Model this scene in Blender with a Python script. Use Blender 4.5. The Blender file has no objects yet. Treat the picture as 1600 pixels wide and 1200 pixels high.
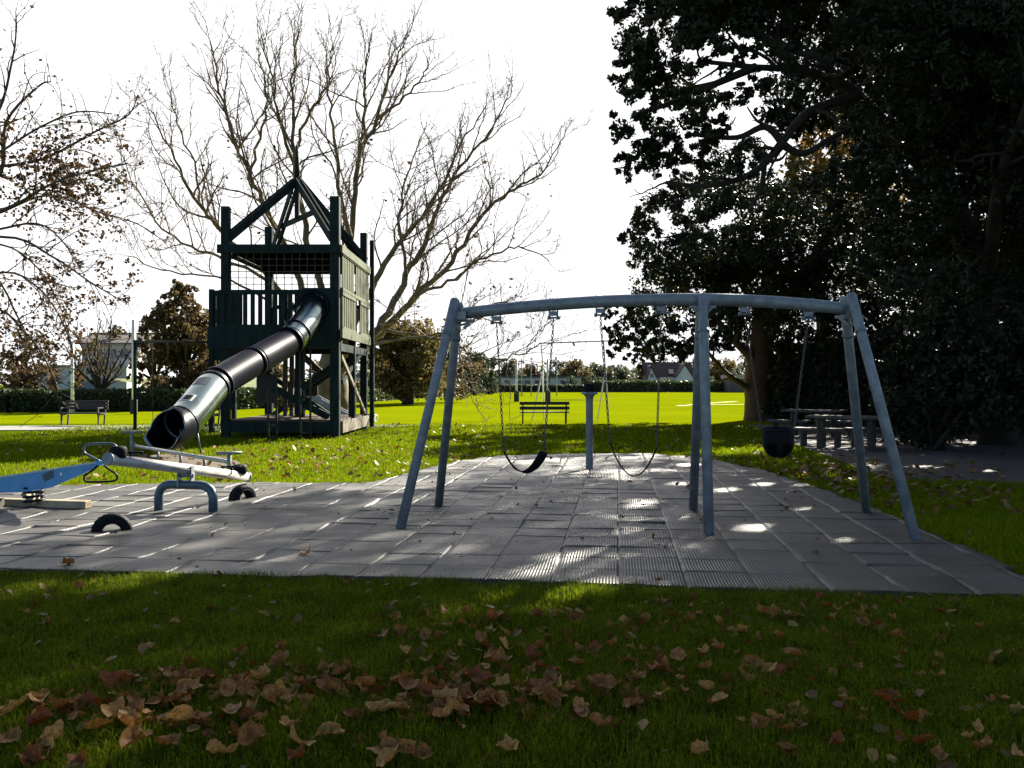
import bpy, math, random
import numpy as np
from mathutils import Vector, Matrix, noise
R = math.radians
random.seed(7); rng = np.random.default_rng(7)
scene = bpy.context.scene
col = scene.collection
F, H, CX, CY = 1400.0, 1.5, 800.0, 600.0

def P(x, y, Y):                      # a pixel of the photograph at depth Y
    return Vector(((x-CX)/F*Y, Y, H-(y-CY)/F*Y))
def G(x, y):                         # a pixel of the photograph on the ground
    return P(x, y, H*F/(y-CY))

# ------------------------------------------------------------------ materials
def new_mat(name):
    m = bpy.data.materials.new(name); m.use_nodes = True
    nt = m.node_tree; b = nt.nodes['Principled BSDF']
    return m, nt, b
def N(nt, t, **kw):
    n = nt.nodes.new(t)
    for k, v in kw.items():
        if k in n.inputs: n.inputs[k].default_value = v
        else: setattr(n, k, v)
    return n
def mat(name, c1, c2=None, rough=0.7, metal=0.0, scale=6.0, bump=0.0, bscale=40.0, spec=0.5, detail=5, stretch=None, lo=0.35, hi=0.65):
    m, nt, b = new_mat(name)
    c2 = c2 or tuple(x*0.6 for x in c1)
    tc = N(nt, 'ShaderNodeTexCoord')
    src = tc.outputs['Object']
    if stretch:
        mp = N(nt, 'ShaderNodeMapping'); mp.inputs['Scale'].default_value = stretch
        nt.links.new(src, mp.inputs[0]); src = mp.outputs[0]
    no = N(nt, 'ShaderNodeTexNoise', Scale=scale, Detail=detail, Roughness=0.6)
    nt.links.new(src, no.inputs['Vector'])
    cr = N(nt, 'ShaderNodeValToRGB')
    cr.color_ramp.elements[0].position = lo; cr.color_ramp.elements[1].position = hi
    cr.color_ramp.elements[0].color = (*c2, 1); cr.color_ramp.elements[1].color = (*c1, 1)
    nt.links.new(no.outputs['Fac'], cr.inputs[0]); nt.links.new(cr.outputs[0], b.inputs['Base Color'])
    b.inputs['Roughness'].default_value = rough; b.inputs['Metallic'].default_value = metal
    b.inputs['Specular IOR Level'].default_value = spec
    if bump:
        n2 = N(nt, 'ShaderNodeTexNoise', Scale=bscale, Detail=4.0); nt.links.new(src, n2.inputs['Vector'])
        bp = N(nt, 'ShaderNodeBump', Strength=bump, Distance=0.02)
        nt.links.new(n2.outputs['Fac'], bp.inputs['Height']); nt.links.new(bp.outputs[0], b.inputs['Normal'])
    return m
def leaf_mat(name, cols, trans=0.35, scale=1.5, rough=0.55, spec=0.3, fine=0.0):
    m, nt, b = new_mat(name)
    tc = N(nt, 'ShaderNodeTexCoord')
    no = N(nt, 'ShaderNodeTexNoise', Scale=scale, Detail=6.0, Roughness=0.75); nt.links.new(tc.outputs['Object'], no.inputs['Vector'])
    fac = no.outputs['Fac']
    if fine:
        n2 = N(nt, 'ShaderNodeTexWhiteNoise')
        sn = N(nt, 'ShaderNodeVectorMath', operation='SNAP'); sn.inputs[1].default_value = (fine,)*3
        nt.links.new(tc.outputs['Object'], sn.inputs[0]); nt.links.new(sn.outputs[0], n2.inputs['Vector'])
        mx = N(nt, 'ShaderNodeMix'); mx.inputs[0].default_value = 0.45
        nt.links.new(no.outputs['Fac'], mx.inputs[2]); nt.links.new(n2.outputs['Value'], mx.inputs[3]); fac = mx.outputs[0]
    cr = N(nt, 'ShaderNodeValToRGB')
    els = cr.color_ramp.elements
    n = len(cols)
    els[0].position = 0.3; els[0].color = (*cols[0], 1); els[1].position = 0.7; els[1].color = (*cols[-1], 1)
    for i in range(1, n-1):
        e = els.new(0.3+0.4*i/(n-1)); e.color = (*cols[i], 1)
    nt.links.new(fac, cr.inputs[0]); nt.links.new(cr.outputs[0], b.inputs['Base Color'])
    b.inputs['Roughness'].default_value = rough; b.inputs['Specular IOR Level'].default_value = spec
    tr = N(nt, 'ShaderNodeBsdfTranslucent'); nt.links.new(cr.outputs[0], tr.inputs[0])
    ms = N(nt, 'ShaderNodeMixShader'); ms.inputs[0].default_value = trans
    nt.links.new(b.outputs[0], ms.inputs[1]); nt.links.new(tr.outputs[0], ms.inputs[2])
    nt.links.new(ms.outputs[0], nt.nodes['Material Output'].inputs[0])
    return m

M = {}
M['wood_green_sunlit'] = mat('sunlit_green_wood', (.15, .165, .10), (.07, .085, .05), .8, spec=.15, scale=3, bump=.3, bscale=25, stretch=(3, 3, .6))  # same green paint as the front, sunlight put into its colour
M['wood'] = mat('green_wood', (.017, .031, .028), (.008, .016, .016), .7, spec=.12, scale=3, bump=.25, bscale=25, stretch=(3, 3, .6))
M['wood_light'] = mat('weathered_wood', (.22, .19, .13), (.12, .10, .07), .75, scale=5, bump=.3)
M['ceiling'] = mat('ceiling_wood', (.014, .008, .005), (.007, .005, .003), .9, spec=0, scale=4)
M['wood_brown'] = mat('brown_wood', (.10, .055, .03), (.05, .03, .018), .75, scale=4, bump=.2)
M['steel'] = mat('slide_steel', (.40, .47, .43), (.28, .34, .31), .22, 1.0, scale=2)
M['black_tube'] = mat('black_plastic', (.005, .007, .017), (.004, .005, .011), .38, scale=4, spec=.10)
M['rubber'] = mat('black_rubber', (.011, .011, .012), (.006, .006, .007), .7, spec=.15, scale=20, bump=.2)
M['galv'] = mat('galvanised', (.255, .275, .29), (.155, .17, .18), .55, .25, scale=9, bump=.08, bscale=60)
M['galv_dull'] = mat('dull_metal', (.20, .22, .24), (.13, .14, .15), .5, .4, scale=14)
M['chain'] = mat('chain_steel', (.10, .095, .09), (.05, .045, .04), .45, .7, scale=60)
M['beam_steel'] = mat('worn_pale_steel', (.55, .53, .49), (.36, .34, .31), .42, .35, scale=7, bump=.1)
M['blue_grey'] = mat('blue_grey_paint', (.075, .115, .145), (.05, .08, .10), .4, .1, scale=9)
M['blue'] = mat('blue_paint', (.06, .29, .56), (.04, .22, .46), .4, scale=5)
M['rope'] = mat('rope', (.07, .06, .05), None, .9, scale=30)
M['white_paint'] = mat('white_paint', (.82, .81, .76), (.70, .69, .64), .5, scale=3)
M['dark_pad'] = mat('dark_pad', (.02, .03, .025), None, .7)
M['red'] = mat('red_panel', (.30, .02, .035), (.22, .015, .025), .45, scale=4)
M['bench'] = mat('bench_wood', (.04, .033, .026), (.022, .018, .015), .7, scale=8)
M['table'] = mat('grey_timber', (.10, .088, .072), (.05, .044, .035), .75, scale=6, bump=.2)
M['bark_plane'] = mat('plane_bark', (.18, .135, .072), (.08, .056, .031), .9, scale=2.2, bump=.5, bscale=9)
M['bark_dark'] = mat('dark_bark', (.030, .021, .014), (.014, .010, .007), .9, scale=3, bump=.5, bscale=12)
M['bark_limb'] = mat('grey_brown_bark', (.085, .062, .04), (.04, .03, .02), .9, scale=3, bump=.5, bscale=12)
M['bark_red'] = mat('reddish_bark', (.11, .055, .028), (.05, .028, .016), .9, scale=3, bump=.5, bscale=12)
M['twig'] = mat('twig_bark', (.16, .11, .055), (.10, .068, .034), .9, scale=3)
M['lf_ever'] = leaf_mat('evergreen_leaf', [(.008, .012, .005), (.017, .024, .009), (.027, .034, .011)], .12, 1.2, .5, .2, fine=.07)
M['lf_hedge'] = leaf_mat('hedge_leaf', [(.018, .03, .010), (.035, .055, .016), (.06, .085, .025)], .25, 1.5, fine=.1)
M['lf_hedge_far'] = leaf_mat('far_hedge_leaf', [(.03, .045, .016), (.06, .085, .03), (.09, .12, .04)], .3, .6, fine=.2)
M['lf_brown'] = leaf_mat('brown_leaf', [(.035, .022, .010), (.075, .04, .015), (.12, .06, .018)], .3, 3, fine=.05)
M['lf_olive'] = leaf_mat('olive_autumn_leaf', [(.06, .052, .02), (.12, .105, .035), (.20, .13, .04)], .5, .9, fine=.12)
M['lf_rust'] = leaf_mat('rust_leaf', [(.055, .034, .018), (.105, .064, .028), (.15, .125, .045)], .42, .8, fine=.12)
M['lf_ochre'] = leaf_mat('ochre_leaf', [(.08, .05, .012), (.16, .095, .02), (.22, .13, .025)], .45, .9, fine=.1)
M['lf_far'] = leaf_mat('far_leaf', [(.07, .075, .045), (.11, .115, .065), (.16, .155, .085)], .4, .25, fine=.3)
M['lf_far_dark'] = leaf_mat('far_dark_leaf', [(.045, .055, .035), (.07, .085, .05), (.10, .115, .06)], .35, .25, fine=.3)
M['grass'] = leaf_mat('grass_blade', [(.045, .068, .003), (.105, .145, .005), (.20, .235, .010)], .5, 3.5, .6, .12, fine=.012)
M['lawn_grass'] = leaf_mat('lawn_blade', [(.09, .135, .002), (.14, .19, .003), (.21, .245, .004)], .5, .8, .7, .08, fine=.03)
M['dead'] = leaf_mat('dead_leaf', [(.085, .028, .004), (.25, .10, .018), (.46, .235, .06)], .2, 5.0, .6, .3)
M['dead2'] = leaf_mat('tan_dead_leaf', [(.19, .085, .016), (.40, .205, .05), (.62, .38, .12)], .2, 7.0, .6, .3)
M['dead3'] = leaf_mat('red_dead_leaf', [(.08, .020, .003), (.20, .052, .006), (.31, .10, .012)], .2, 6.0, .55, .35)
M['dead_orange'] = leaf_mat('orange_dead_leaf', [(.28, .07, .015), (.36, .10, .02), (.42, .13, .03)], .35, 6.0)
M['litter'] = leaf_mat('litter_leaf', [(.08, .032, .006), (.15, .070, .014), (.26, .16, .04)], .25, 3.0, fine=.1)
M['white_wall'] = mat('white_render', (.62, .61, .57), (.52, .51, .47), .8, scale=.6)
M['grey_wall'] = mat('grey_door', (.22, .23, .26), (.18, .19, .21), .7, scale=1)
M['roof_dark'] = mat('dark_roof', (.10, .085, .08), (.07, .06, .055), .8, scale=1)
M['roof_red'] = mat('red_roof', (.075, .035, .028), (.05, .026, .022), .8, scale=.8)
M['glass'] = mat('window_glass', (.05, .06, .07), (.03, .035, .04), .15, scale=.5)
M['concrete'] = mat('concrete', (.26, .25, .23), (.17, .165, .15), .85, scale=1.2, bump=.3, bscale=60)
M['dirt'] = mat('dirt', (.10, .075, .05), (.06, .045, .03), .95, scale=4, bump=.6, bscale=30)
M['plinth'] = mat('pale_timber_sleeper', (.36, .28, .18), (.22, .17, .10), .8, scale=6, bump=.3)
M['brown_tube'] = mat('brown_wall_timber', (.05, .04, .032), (.03, .025, .02), .8, scale=3)

# ------------------------------------------------------------------ mesh builder
ORG = {}
class MB:
    def __init__(s): s.v = []; s.f = []; s.smooth = []
    def add(s, vs, fs, smooth=False):
        o = len(s.v); s.v.extend([tuple(v) for v in vs]); s.f.extend([[i+o for i in f] for f in fs]); s.smooth.extend([smooth]*len(fs))
    def box(s, c, sz, rz=0.0, M3=None):
        hx, hy, hz = sz[0]/2, sz[1]/2, sz[2]/2
        m = M3 if M3 is not None else Matrix.Rotation(rz, 3, 'Z')
        c = Vector(c)
        vs = [c+m@Vector((x*hx, y*hy, z*hz)) for x in (-1, 1) for y in (-1, 1) for z in (-1, 1)]
        s.add(vs, [(0,1,3,2),(4,6,7,5),(0,4,5,1),(2,3,7,6),(0,2,6,4),(1,5,7,3)])
    def bar(s, a, b, w, h, up=(0, 0, 1)):
        a, b = Vector(a), Vector(b); d = (b-a).normalized(); up = Vector(up)
        if abs(d.dot(up)) > .98: up = Vector((0, 1, 0))
        x = d.cross(up).normalized(); z = x.cross(d)
        m = Matrix((x, d, z)).transposed()
        s.box((a+b)/2, (w, (b-a).length, h), M3=m)
    def tube(s, pts, rads, n=8, cap=True, smooth=True, arc=None):
        pts = [Vector(p) for p in pts]
        if not hasattr(rads, '__len__'): rads = [rads]*len(pts)
        k = len(pts); t0 = (pts[1]-pts[0]).normalized()
        ref = Vector((0, 0, 1)) if abs(t0.z) < .9 else Vector((1, 0, 0))
        u = t0.cross(ref).normalized(); vs = []
        for i in range(k):
            t = (pts[min(i+1, k-1)]-pts[max(i-1, 0)])
            t = t.normalized() if t.length > 1e-9 else t0
            u = (u-t*u.dot(t)); u = u.normalized() if u.length > 1e-6 else t.orthogonal().normalized()
            w = t.cross(u)
            for j in range(n):
                a = 2*math.pi*j/n
                vs.append(pts[i]+(u*math.cos(a)+w*math.sin(a))*rads[i])
        fs = [(i*n+j, i*n+(j+1) % n, (i+1)*n+(j+1) % n, (i+1)*n+j) for i in range(k-1) for j in range(n)]
        s.add(vs, fs, smooth)
        if cap and n > 3:
            o = len(s.v)-k*n
            s.f.append([o+j for j in range(n)][::-1]); s.f.append([o+(k-1)*n+j for j in range(n)]); s.smooth += [False, False]
    def lathe(s, c, prof, n=16, smooth=True):
        c = Vector(c); vs = []
        for r, z in prof:
            for j in range(n):
                a = 2*math.pi*j/n; vs.append(c+Vector((r*math.cos(a), r*math.sin(a), z)))
        k = len(prof)
        fs = [(i*n+j, i*n+(j+1) % n, (i+1)*n+(j+1) % n, (i+1)*n+j) for i in range(k-1) for j in range(n)]
        s.add(vs, fs, smooth)
    def torus(s, c, axis, Rr, r, n=16, m=8, a0=0, a1=2*math.pi, sx=1.0):
        c = Vector(c); ax = Vector(axis).normalized(); u = ax.orthogonal().normalized()
        if abs(ax.z) < .9: u = Vector((0, 0, 1)).cross(ax).normalized()
        w = ax.cross(u); full = abs(a1-a0-2*math.pi) < 1e-6
        k = n if full else n+1; vs = []
        for i in range(k):
            a = a0+(a1-a0)*i/n; d = u*math.cos(a)+w*math.sin(a)
            for j in range(m):
                b = 2*math.pi*j/m
                vs.append(c+d*(Rr+r*math.cos(b))+ax*(r*sx*math.sin(b)))
        fs = []
        for i in range(n):
            for j in range(m):
                i2 = (i+1) % k
                fs.append((i*m+j, i2*m+j, i2*m+(j+1) % m, i*m+(j+1) % m))
        s.add(vs, fs, True)
    def build(s, name, mt, parent=None, origin=None, solid=0, bevel=0):
        me = bpy.data.meshes.new(name)
        o = Vector(origin) if origin is not None else (ORG[parent.name] if parent is not None else Vector((0, 0, 0)))
        me.from_pydata([(v[0]-o.x, v[1]-o.y, v[2]-o.z) for v in s.v], [], s.f)
        me.polygons.foreach_set('use_smooth', s.smooth)
        me.materials.append(mt); me.update()
        ob = bpy.data.objects.new(name, me); col.objects.link(ob)
        if parent is not None: ob.parent = parent
        else: ob.location = o
        ORG[ob.name] = o
        if solid:
            md = ob.modifiers.new('solid', 'SOLIDIFY'); md.thickness = solid; md.offset = -1
        if bevel:
            md = ob.modifiers.new('bev', 'BEVEL'); md.width = bevel; md.segments = 2; md.limit_method = 'ANGLE'
        return ob
def np_mesh(name, V, faces_n, mt, parent=None, origin=(0, 0, 0), smooth=False):
    """V (n, k, 3) : n separate k-gon-ish patches, faces_n list of index tuples inside a patch"""
    n, k = V.shape[:2]
    o = np.array(origin if parent is None else ORG[parent.name])
    me = bpy.data.meshes.new(name)
    me.vertices.add(n*k); me.vertices.foreach_set('co', (V-o).reshape(-1).astype(np.float32))
    loops = []; sizes = []
    base = (np.arange(n)*k)[:, None]
    fl = np.concatenate([np.array(f) for f in faces_n])[None, :]+base
    sizes = np.tile([len(f) for f in faces_n], n)
    starts = np.concatenate([[0], np.cumsum(sizes)[:-1]])
    me.loops.add(fl.size); me.loops.foreach_set('vertex_index', fl.reshape(-1).astype(np.int32))
    me.polygons.add(len(sizes)); me.polygons.foreach_set('loop_start', starts.astype(np.int32))
    me.update(calc_edges=True); me.validate()
    if smooth: me.polygons.foreach_set('use_smooth', [True]*len(me.polygons))
    me.materials.append(mt)
    ob = bpy.data.objects.new(name, me); col.objects.link(ob)
    if parent is not None: ob.parent = parent
    else: ob.location = o
    ORG[ob.name] = Vector(o)
    return ob
def tag(o, label=None, cat=None, group=None, kind=None):
    if label: o['label'] = label
    if cat: o['category'] = cat
    if group: o['group'] = group
    if kind: o['kind'] = kind
    return o
def thing(name, loc, label, cat, group=None):
    o = bpy.data.objects.new(name, None); col.objects.link(o); o.location = loc; o.empty_display_size = .2
    ORG[o.name] = Vector(loc)
    return tag(o, label, cat, group)
def smooth_path(pts, k=4):
    pts = [Vector(p) for p in pts]; out = []
    for i in range(len(pts)-1):
        p0 = pts[max(i-1, 0)]; p1 = pts[i]; p2 = pts[i+1]; p3 = pts[min(i+2, len(pts)-1)]
        for j in range(k):
            t = j/k
            out.append(.5*((2*p1)+(p2-p0)*t+(2*p0-5*p1+4*p2-p3)*t*t+(3*p1-p0-3*p2+p3)*t**3))
    out.append(pts[-1]); return out
def in_poly(x, y, poly):
    c = np.zeros(x.shape, bool); n = len(poly)
    for i in range(n):
        x1, y1 = poly[i]; x2, y2 = poly[(i+1) % n]
        cond = ((y1 > y) != (y2 > y)) & (x < (x2-x1)*(y-y1)/(y2-y1+1e-12)+x1)
        c ^= cond
    return c

# ------------------------------------------------------------------ camera, world, sun
cam = bpy.data.cameras.new('camera'); co = bpy.data.objects.new('camera', cam); col.objects.link(co)
co.location = (0, 0, H); co.rotation_euler = (R(90), 0, 0)
cam.sensor_width = 36; cam.lens = F/1600*36; cam.clip_end = 3000; cam.clip_start = .05
scene.camera = co
SUN_AZ, SUN_EL = R(30), R(30)
sdir = Vector((math.sin(SUN_AZ)*math.cos(SUN_EL), math.cos(SUN_AZ)*math.cos(SUN_EL), math.sin(SUN_EL)))
w = bpy.data.worlds.new('World'); scene.world = w; w.use_nodes = True
nt = w.node_tree; bg = nt.nodes['Background']
sky = N(nt, 'ShaderNodeTexSky', sky_type='NISHITA', sun_disc=False, sun_elevation=SUN_EL, sun_rotation=SUN_AZ, air_density=.55, dust_density=.3, ozone_density=1.0)
tc = N(nt, 'ShaderNodeTexCoord')
mp = N(nt, 'ShaderNodeMapping'); mp.inputs['Scale'].default_value = (1, 1, 2.2); nt.links.new(tc.outputs['Generated'], mp.inputs[0])
cn = N(nt, 'ShaderNodeTexNoise', Scale=2.6, Detail=7.0, Roughness=.55); nt.links.new(mp.outputs[0], cn.inputs['Vector'])
crp = N(nt, 'ShaderNodeValToRGB'); crp.color_ramp.elements[0].position = .18; crp.color_ramp.elements[1].position = .36
nt.links.new(cn.outputs['Fac'], crp.inputs[0])
mxc = N(nt, 'ShaderNodeMix', data_type='RGBA'); CLOUD = 6.9
# the bright cloud bank lies on the sun's side of the sky
nrm = N(nt, 'ShaderNodeVectorMath', operation='DOT_PRODUCT'); nt.links.new(tc.outputs['Generated'], nrm.inputs[0]); nrm.inputs[1].default_value = (.12, .99, .0)
fr_ = N(nt, 'ShaderNodeMapRange', interpolation_type='SMOOTHSTEP'); fr_.inputs[1].default_value = .25; fr_.inputs[2].default_value = .75; nt.links.new(nrm.outputs['Value'], fr_.inputs[0])
cm = N(nt, 'ShaderNodeMath', operation='MULTIPLY'); nt.links.new(crp.outputs[0], cm.inputs[0]); nt.links.new(fr_.outputs[0], cm.inputs[1])
nt.links.new(cm.outputs[0], mxc.inputs[0])
nt.links.new(sky.outputs[0], mxc.inputs[6]); mxc.inputs[7].default_value = (CLOUD, CLOUD, CLOUD*1.02, 1)
nt.links.new(mxc.outputs[2], bg.inputs[0]); bg.inputs[1].default_value = .05
sl = bpy.data.lights.new('sun', 'SUN'); sl.energy = 5; sl.angle = R(.5); sl.color = (1, .93, .80)
so = bpy.data.objects.new('sun', sl); col.objects.link(so); so.rotation_euler = sdir.to_track_quat('Z', 'Y').to_euler(); so.location = (20, 30, 40)
scene.view_settings.view_transform = 'Standard'; scene.view_settings.look = 'None'
scene.view_settings.exposure = 2.0; scene.view_settings.gamma = 1
scene.cycles.use_denoising = True
scene.cycles.max_bounces = 6; scene.cycles.transparent_max_bounces = 8
scene.cycles.sample_clamp_indirect = 6

# ------------------------------------------------------------------ ground
ROT = R(-6.7); ux = Vector((math.cos(ROT), math.sin(ROT), 0)); uy = Vector((-math.sin(ROT), math.cos(ROT), 0))
mat_px = [(-330, 893), (75, 897), (700, 911), (1000, 921), (1525, 936), (1700, 942), (1600, 905), (1525, 868), (1400, 812), (1290, 768), (1190, 737), (1090, 716), (1010, 711), (930, 711), (850, 712), (780, 715), (720, 722), (660, 736), (600, 752), (565, 758), (400, 757), (75, 762), (-330, 768)]
MATP = [(G(*p).x, G(*p).y) for p in mat_px]
MATP_S = MATP
pave = [(8.4, 33), (8.6, 30), (7.3, 24), (6.55, 18.6), (6.0, 14.2), (8.5, 13.2), (22, 12.5), (30, 24), (22, 34)]

# lawn sheet
def sheet(name, poly, z, mt, label=None):
    b = MB(); b.add([(x, y, z) for x, y in poly], [tuple(range(len(poly)))]); o = b.build(name, mt); o['kind'] = 'structure'; return o
M['lawn_ground'] = mat('lawn_ground', (.085, .12, .003), (.045, .068, .002), 1, spec=0, scale=1.6, bump=.8, bscale=60, detail=8)
def field_mat():
    m, nt, b = new_mat('field_grass')
    tc = N(nt, 'ShaderNodeTexCoord')
    n1 = N(nt, 'ShaderNodeTexNoise', Scale=.12, Detail=8.0, Roughness=.7); nt.links.new(tc.outputs['Object'], n1.inputs['Vector'])
    mp = N(nt, 'ShaderNodeMapping'); mp.inputs['Scale'].default_value = (.25, 1.6, 1); nt.links.new(tc.outputs['Object'], mp.inputs[0])
    n2 = N(nt, 'ShaderNodeTexNoise', Scale=1.5, Detail=6.0, Roughness=.7); nt.links.new(mp.outputs[0], n2.inputs['Vector'])
    ad = N(nt, 'ShaderNodeMix'); ad.inputs[0].default_value = .5; nt.links.new(n1.outputs['Fac'], ad.inputs[2]); nt.links.new(n2.outputs['Fac'], ad.inputs[3])
    cr = N(nt, 'ShaderNodeValToRGB'); e = cr.color_ramp.elements
    e[0].position = .32; e[0].color = (.088, .118, .001, 1); e[1].position = .68; e[1].color = (.18, .208, .002, 1)
    nt.links.new(ad.outputs[0], cr.inputs[0]); nt.links.new(cr.outputs[0], b.inputs['Base Color'])
    b.inputs['Roughness'].default_value = 1; b.inputs['Specular IOR Level'].default_value = 0
    bp = N(nt, 'ShaderNodeBump', Strength=.5, Distance=.05); n3 = N(nt, 'ShaderNodeTexNoise', Scale=12.0, Detail=6.0)
    nt.links.new(tc.outputs['Object'], n3.inputs['Vector']); nt.links.new(n3.outputs['Fac'], bp.inputs['Height']); nt.links.new(bp.outputs[0], b.inputs['Normal'])
    return m
M['field'] = field_mat()
sheet('ground', [(-900, -60), (900, -60), (900, 1500), (-900, 1500)], -.02, M['lawn_ground'])
sheet('verge', [(-7, .5), (7, .5), (7, 7.6), (-7, 7.6)], -.014, mat('verge_soil', (.030, .040, .004), (.014, .020, .003), 1, spec=0, scale=8, bump=.6, bscale=60))
sheet('field', [(-60, 34.5), (-12, 34.0), (0, 33.2), (9.5, 32.6), (10.4, 36), (48, 163), (-8, 163), (-14, 95), (-18, 58), (-60, 47)], -.012, M['field'])
# field markings
b = MB()
for (x0, y0, x1, y1) in [(1060, 633, 1166, 631.5), (1062, 634, 1110, 629.5), (1110, 629.5, 1150, 627)]:
    a, c = G(x0, y0), G(x1, y1); d = (c-a).normalized(); nn = Vector((-d.y, d.x, 0))*.35
    b.add([a-nn+Vector((0, 0, -.006)), c-nn+Vector((0, 0, -.006)), c+nn+Vector((0, 0, -.006)), a+nn+Vector((0, 0, -.006))], [(0, 1, 2, 3)])
o = b.build('field_marking', mat('chalk_line', (.36, .40, .06), (.26, .30, .02), .9, scale=1.5)); o['kind'] = 'structure'
sheet('path', [(-22, 29.2), (-15.5, 29.4), (-12, 29.2), (-9, 28.9), (-8.6, 30.5), (-5.2, 31.2), (-4.0, 32.0), (-3.6, 33.0), (-5, 33.4), (-9, 33.3), (-13, 33.2), (-16, 32.4), (-22, 32)], -.006, M['concrete'])
sheet('paving', pave, -.008, mat('brick_paving', (.075, .068, .06), (.04, .036, .032), .85, scale=3, bump=.5, bscale=25))
sheet('dirt_patch', [(-8.1, 18.6), (-7.4, 19.2), (-6.0, 18.6), (-5.2, 17.2), (-5.0, 15.8), (-5.6, 15.4), (-6.6, 16.2), (-7.8, 17.3)], -.006, M['dirt'])

# rubber matting: one undulating sheet of half-metre tiles
def matting():
    T = .5; st = .05
    us = [Vector((x, y, 0)).dot(ux) for x, y in MATP]; vs = [Vector((x, y, 0)).dot(uy) for x, y in MATP]
    off_u = G(967, 905).dot(ux); off_v = vs[1]
    inn = [0, .006, .014, .06, .13, .20, .27, .34, .41, .465, .492]
    gu = np.array([k*T+q for k in range(math.floor((min(us)-off_u)/T), math.ceil((max(us)-off_u)/T)+1) for q in inn])
    gv = np.array([k*T+q for k in range(-2, math.ceil((max(vs)-off_v)/T)+1) for q in inn])
    V = []; idx = -np.ones((len(gu), len(gv)), int)
    PX = np.array([[u+off_u, 0] for u in gu])
    rr = random.Random(3); tilt = {}
    for i, u in enumerate(gu):
        for j, v in enumerate(gv):
            pw = ux*(u+off_u)+uy*(v+off_v)
            sh = 0.0
            tu, tv = math.floor((u+1e-6)/T), math.floor((v+sh+1e-6)/T)
            fu, fv = (u/T) % 1.0, ((v+sh)/T) % 1.0
            if fu > .999: fu = 0
            if fv > .999: fv = 0
            k = (tu, tv)
            if k not in tilt: tilt[k] = (rr.gauss(0, .004), rr.gauss(0, .007), rr.gauss(0, .004))
            a, bq, c = tilt[k]
            z = .03+.010*noise.noise(Vector((pw.x*.5, pw.y*.8, 2)))+.007*noise.noise(Vector((pw.x*1.2, pw.y*2.6, 7)))
            z += .7*a*(fu-.5)*2+.6*bq*(fv-.5)*2+.5*c
            z += .005*(4*(fv-.5)**2)              # tile edges curl
            if fu < .02: z -= .014
            elif fv < .02: z -= .009
            V.append((pw.x, pw.y, max(z, .004)))
    V = np.array(V); nv = len(gv)
    i, j = np.meshgrid(np.arange(len(gu)-1), np.arange(nv-1), indexing='ij')
    q = np.stack([i*nv+j, (i+1)*nv+j, (i+1)*nv+j+1, i*nv+j+1], -1).reshape(-1, 4)
    c = V[q].mean(1)
    keep = in_poly(c[:, 0], c[:, 1], MATP)
    q = q[keep]
    used, inv = np.unique(q, return_inverse=True); q = inv.reshape(-1, 4); V = V[used]
    # skirt down at the border
    from collections import Counter
    ec = Counter()
    for f in q.tolist():
        for a in range(4): ec[tuple(sorted((f[a], f[(a+1) % 4])))] += 1
    faces = q.tolist(); vs2 = V.tolist()
    low = {}
    for f in q.tolist():
        for a in range(4):
            e = (f[a], f[(a+1) % 4])
            if ec[tuple(sorted(e))] == 1:
                for x in e:
                    if x not in low: low[x] = len(vs2); vs2.append([V[x][0], V[x][1], -.03])
                faces.append([e[1], e[0], low[e[0]], low[e[1]]])
    me = bpy.data.meshes.new('rubber_matting'); me.from_pydata(vs2, [], faces); me.update()
    me.polygons.foreach_set('use_smooth', [True]*len(me.polygons))
    m, nt, bs = new_mat('rubber_mat')
    tcn = N(nt, 'ShaderNodeTexCoord'); mpn = N(nt, 'ShaderNodeMapping'); mpn.vector_type = 'TEXTURE'; mpn.inputs['Rotation'].default_value = (0, 0, ROT)
    mpn.inputs['Location'].default_value = (*(ux*off_u+uy*off_v).xy, 0)
    nt.links.new(tcn.outputs['Object'], mpn.inputs[0])
    sp = N(nt, 'ShaderNodeSeparateXYZ'); nt.links.new(mpn.outputs[0], sp.inputs[0])
    def wave(sock, per):
        mm = N(nt, 'ShaderNodeMath', operation='MULTIPLY'); mm.inputs[1].default_value = 2*math.pi/per; nt.links.new(sock, mm.inputs[0])
        s_ = N(nt, 'ShaderNodeMath', operation='SINE'); nt.links.new(mm.outputs[0], s_.inputs[0]); return s_.outputs[0]
    wx = wave(sp.outputs[0], 1/42); wy = wave(sp.outputs[1], 1/16)
    pr = N(nt, 'ShaderNodeMath', operation='MULTIPLY_ADD'); nt.links.new(wy, pr.inputs[0]); pr.inputs[1].default_value = .45; nt.links.new(wx, pr.inputs[2])
    n1 = N(nt, 'ShaderNodeTexNoise', Scale=1.3, Detail=6.0, Roughness=.65); nt.links.new(tcn.outputs['Object'], n1.inputs['Vector'])
    n2 = N(nt, 'ShaderNodeTexNoise', Scale=14.0, Detail=5.0, Roughness=.7); nt.links.new(tcn.outputs['Object'], n2.inputs['Vector'])
    mxn = N(nt, 'ShaderNodeMix'); mxn.inputs[0].default_value = .4; nt.links.new(n1.outputs['Fac'], mxn.inputs[2]); nt.links.new(n2.outputs['Fac'], mxn.inputs[3])
    cr = N(nt, 'ShaderNodeValToRGB'); e = cr.color_ramp.elements
    e[0].position = .35; e[0].color = (.024, .024, .024, 1); e[1].position = .65; e[1].color = (.084, .078, .066, 1)
    nt.links.new(mxn.outputs[0], cr.inputs[0])
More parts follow.
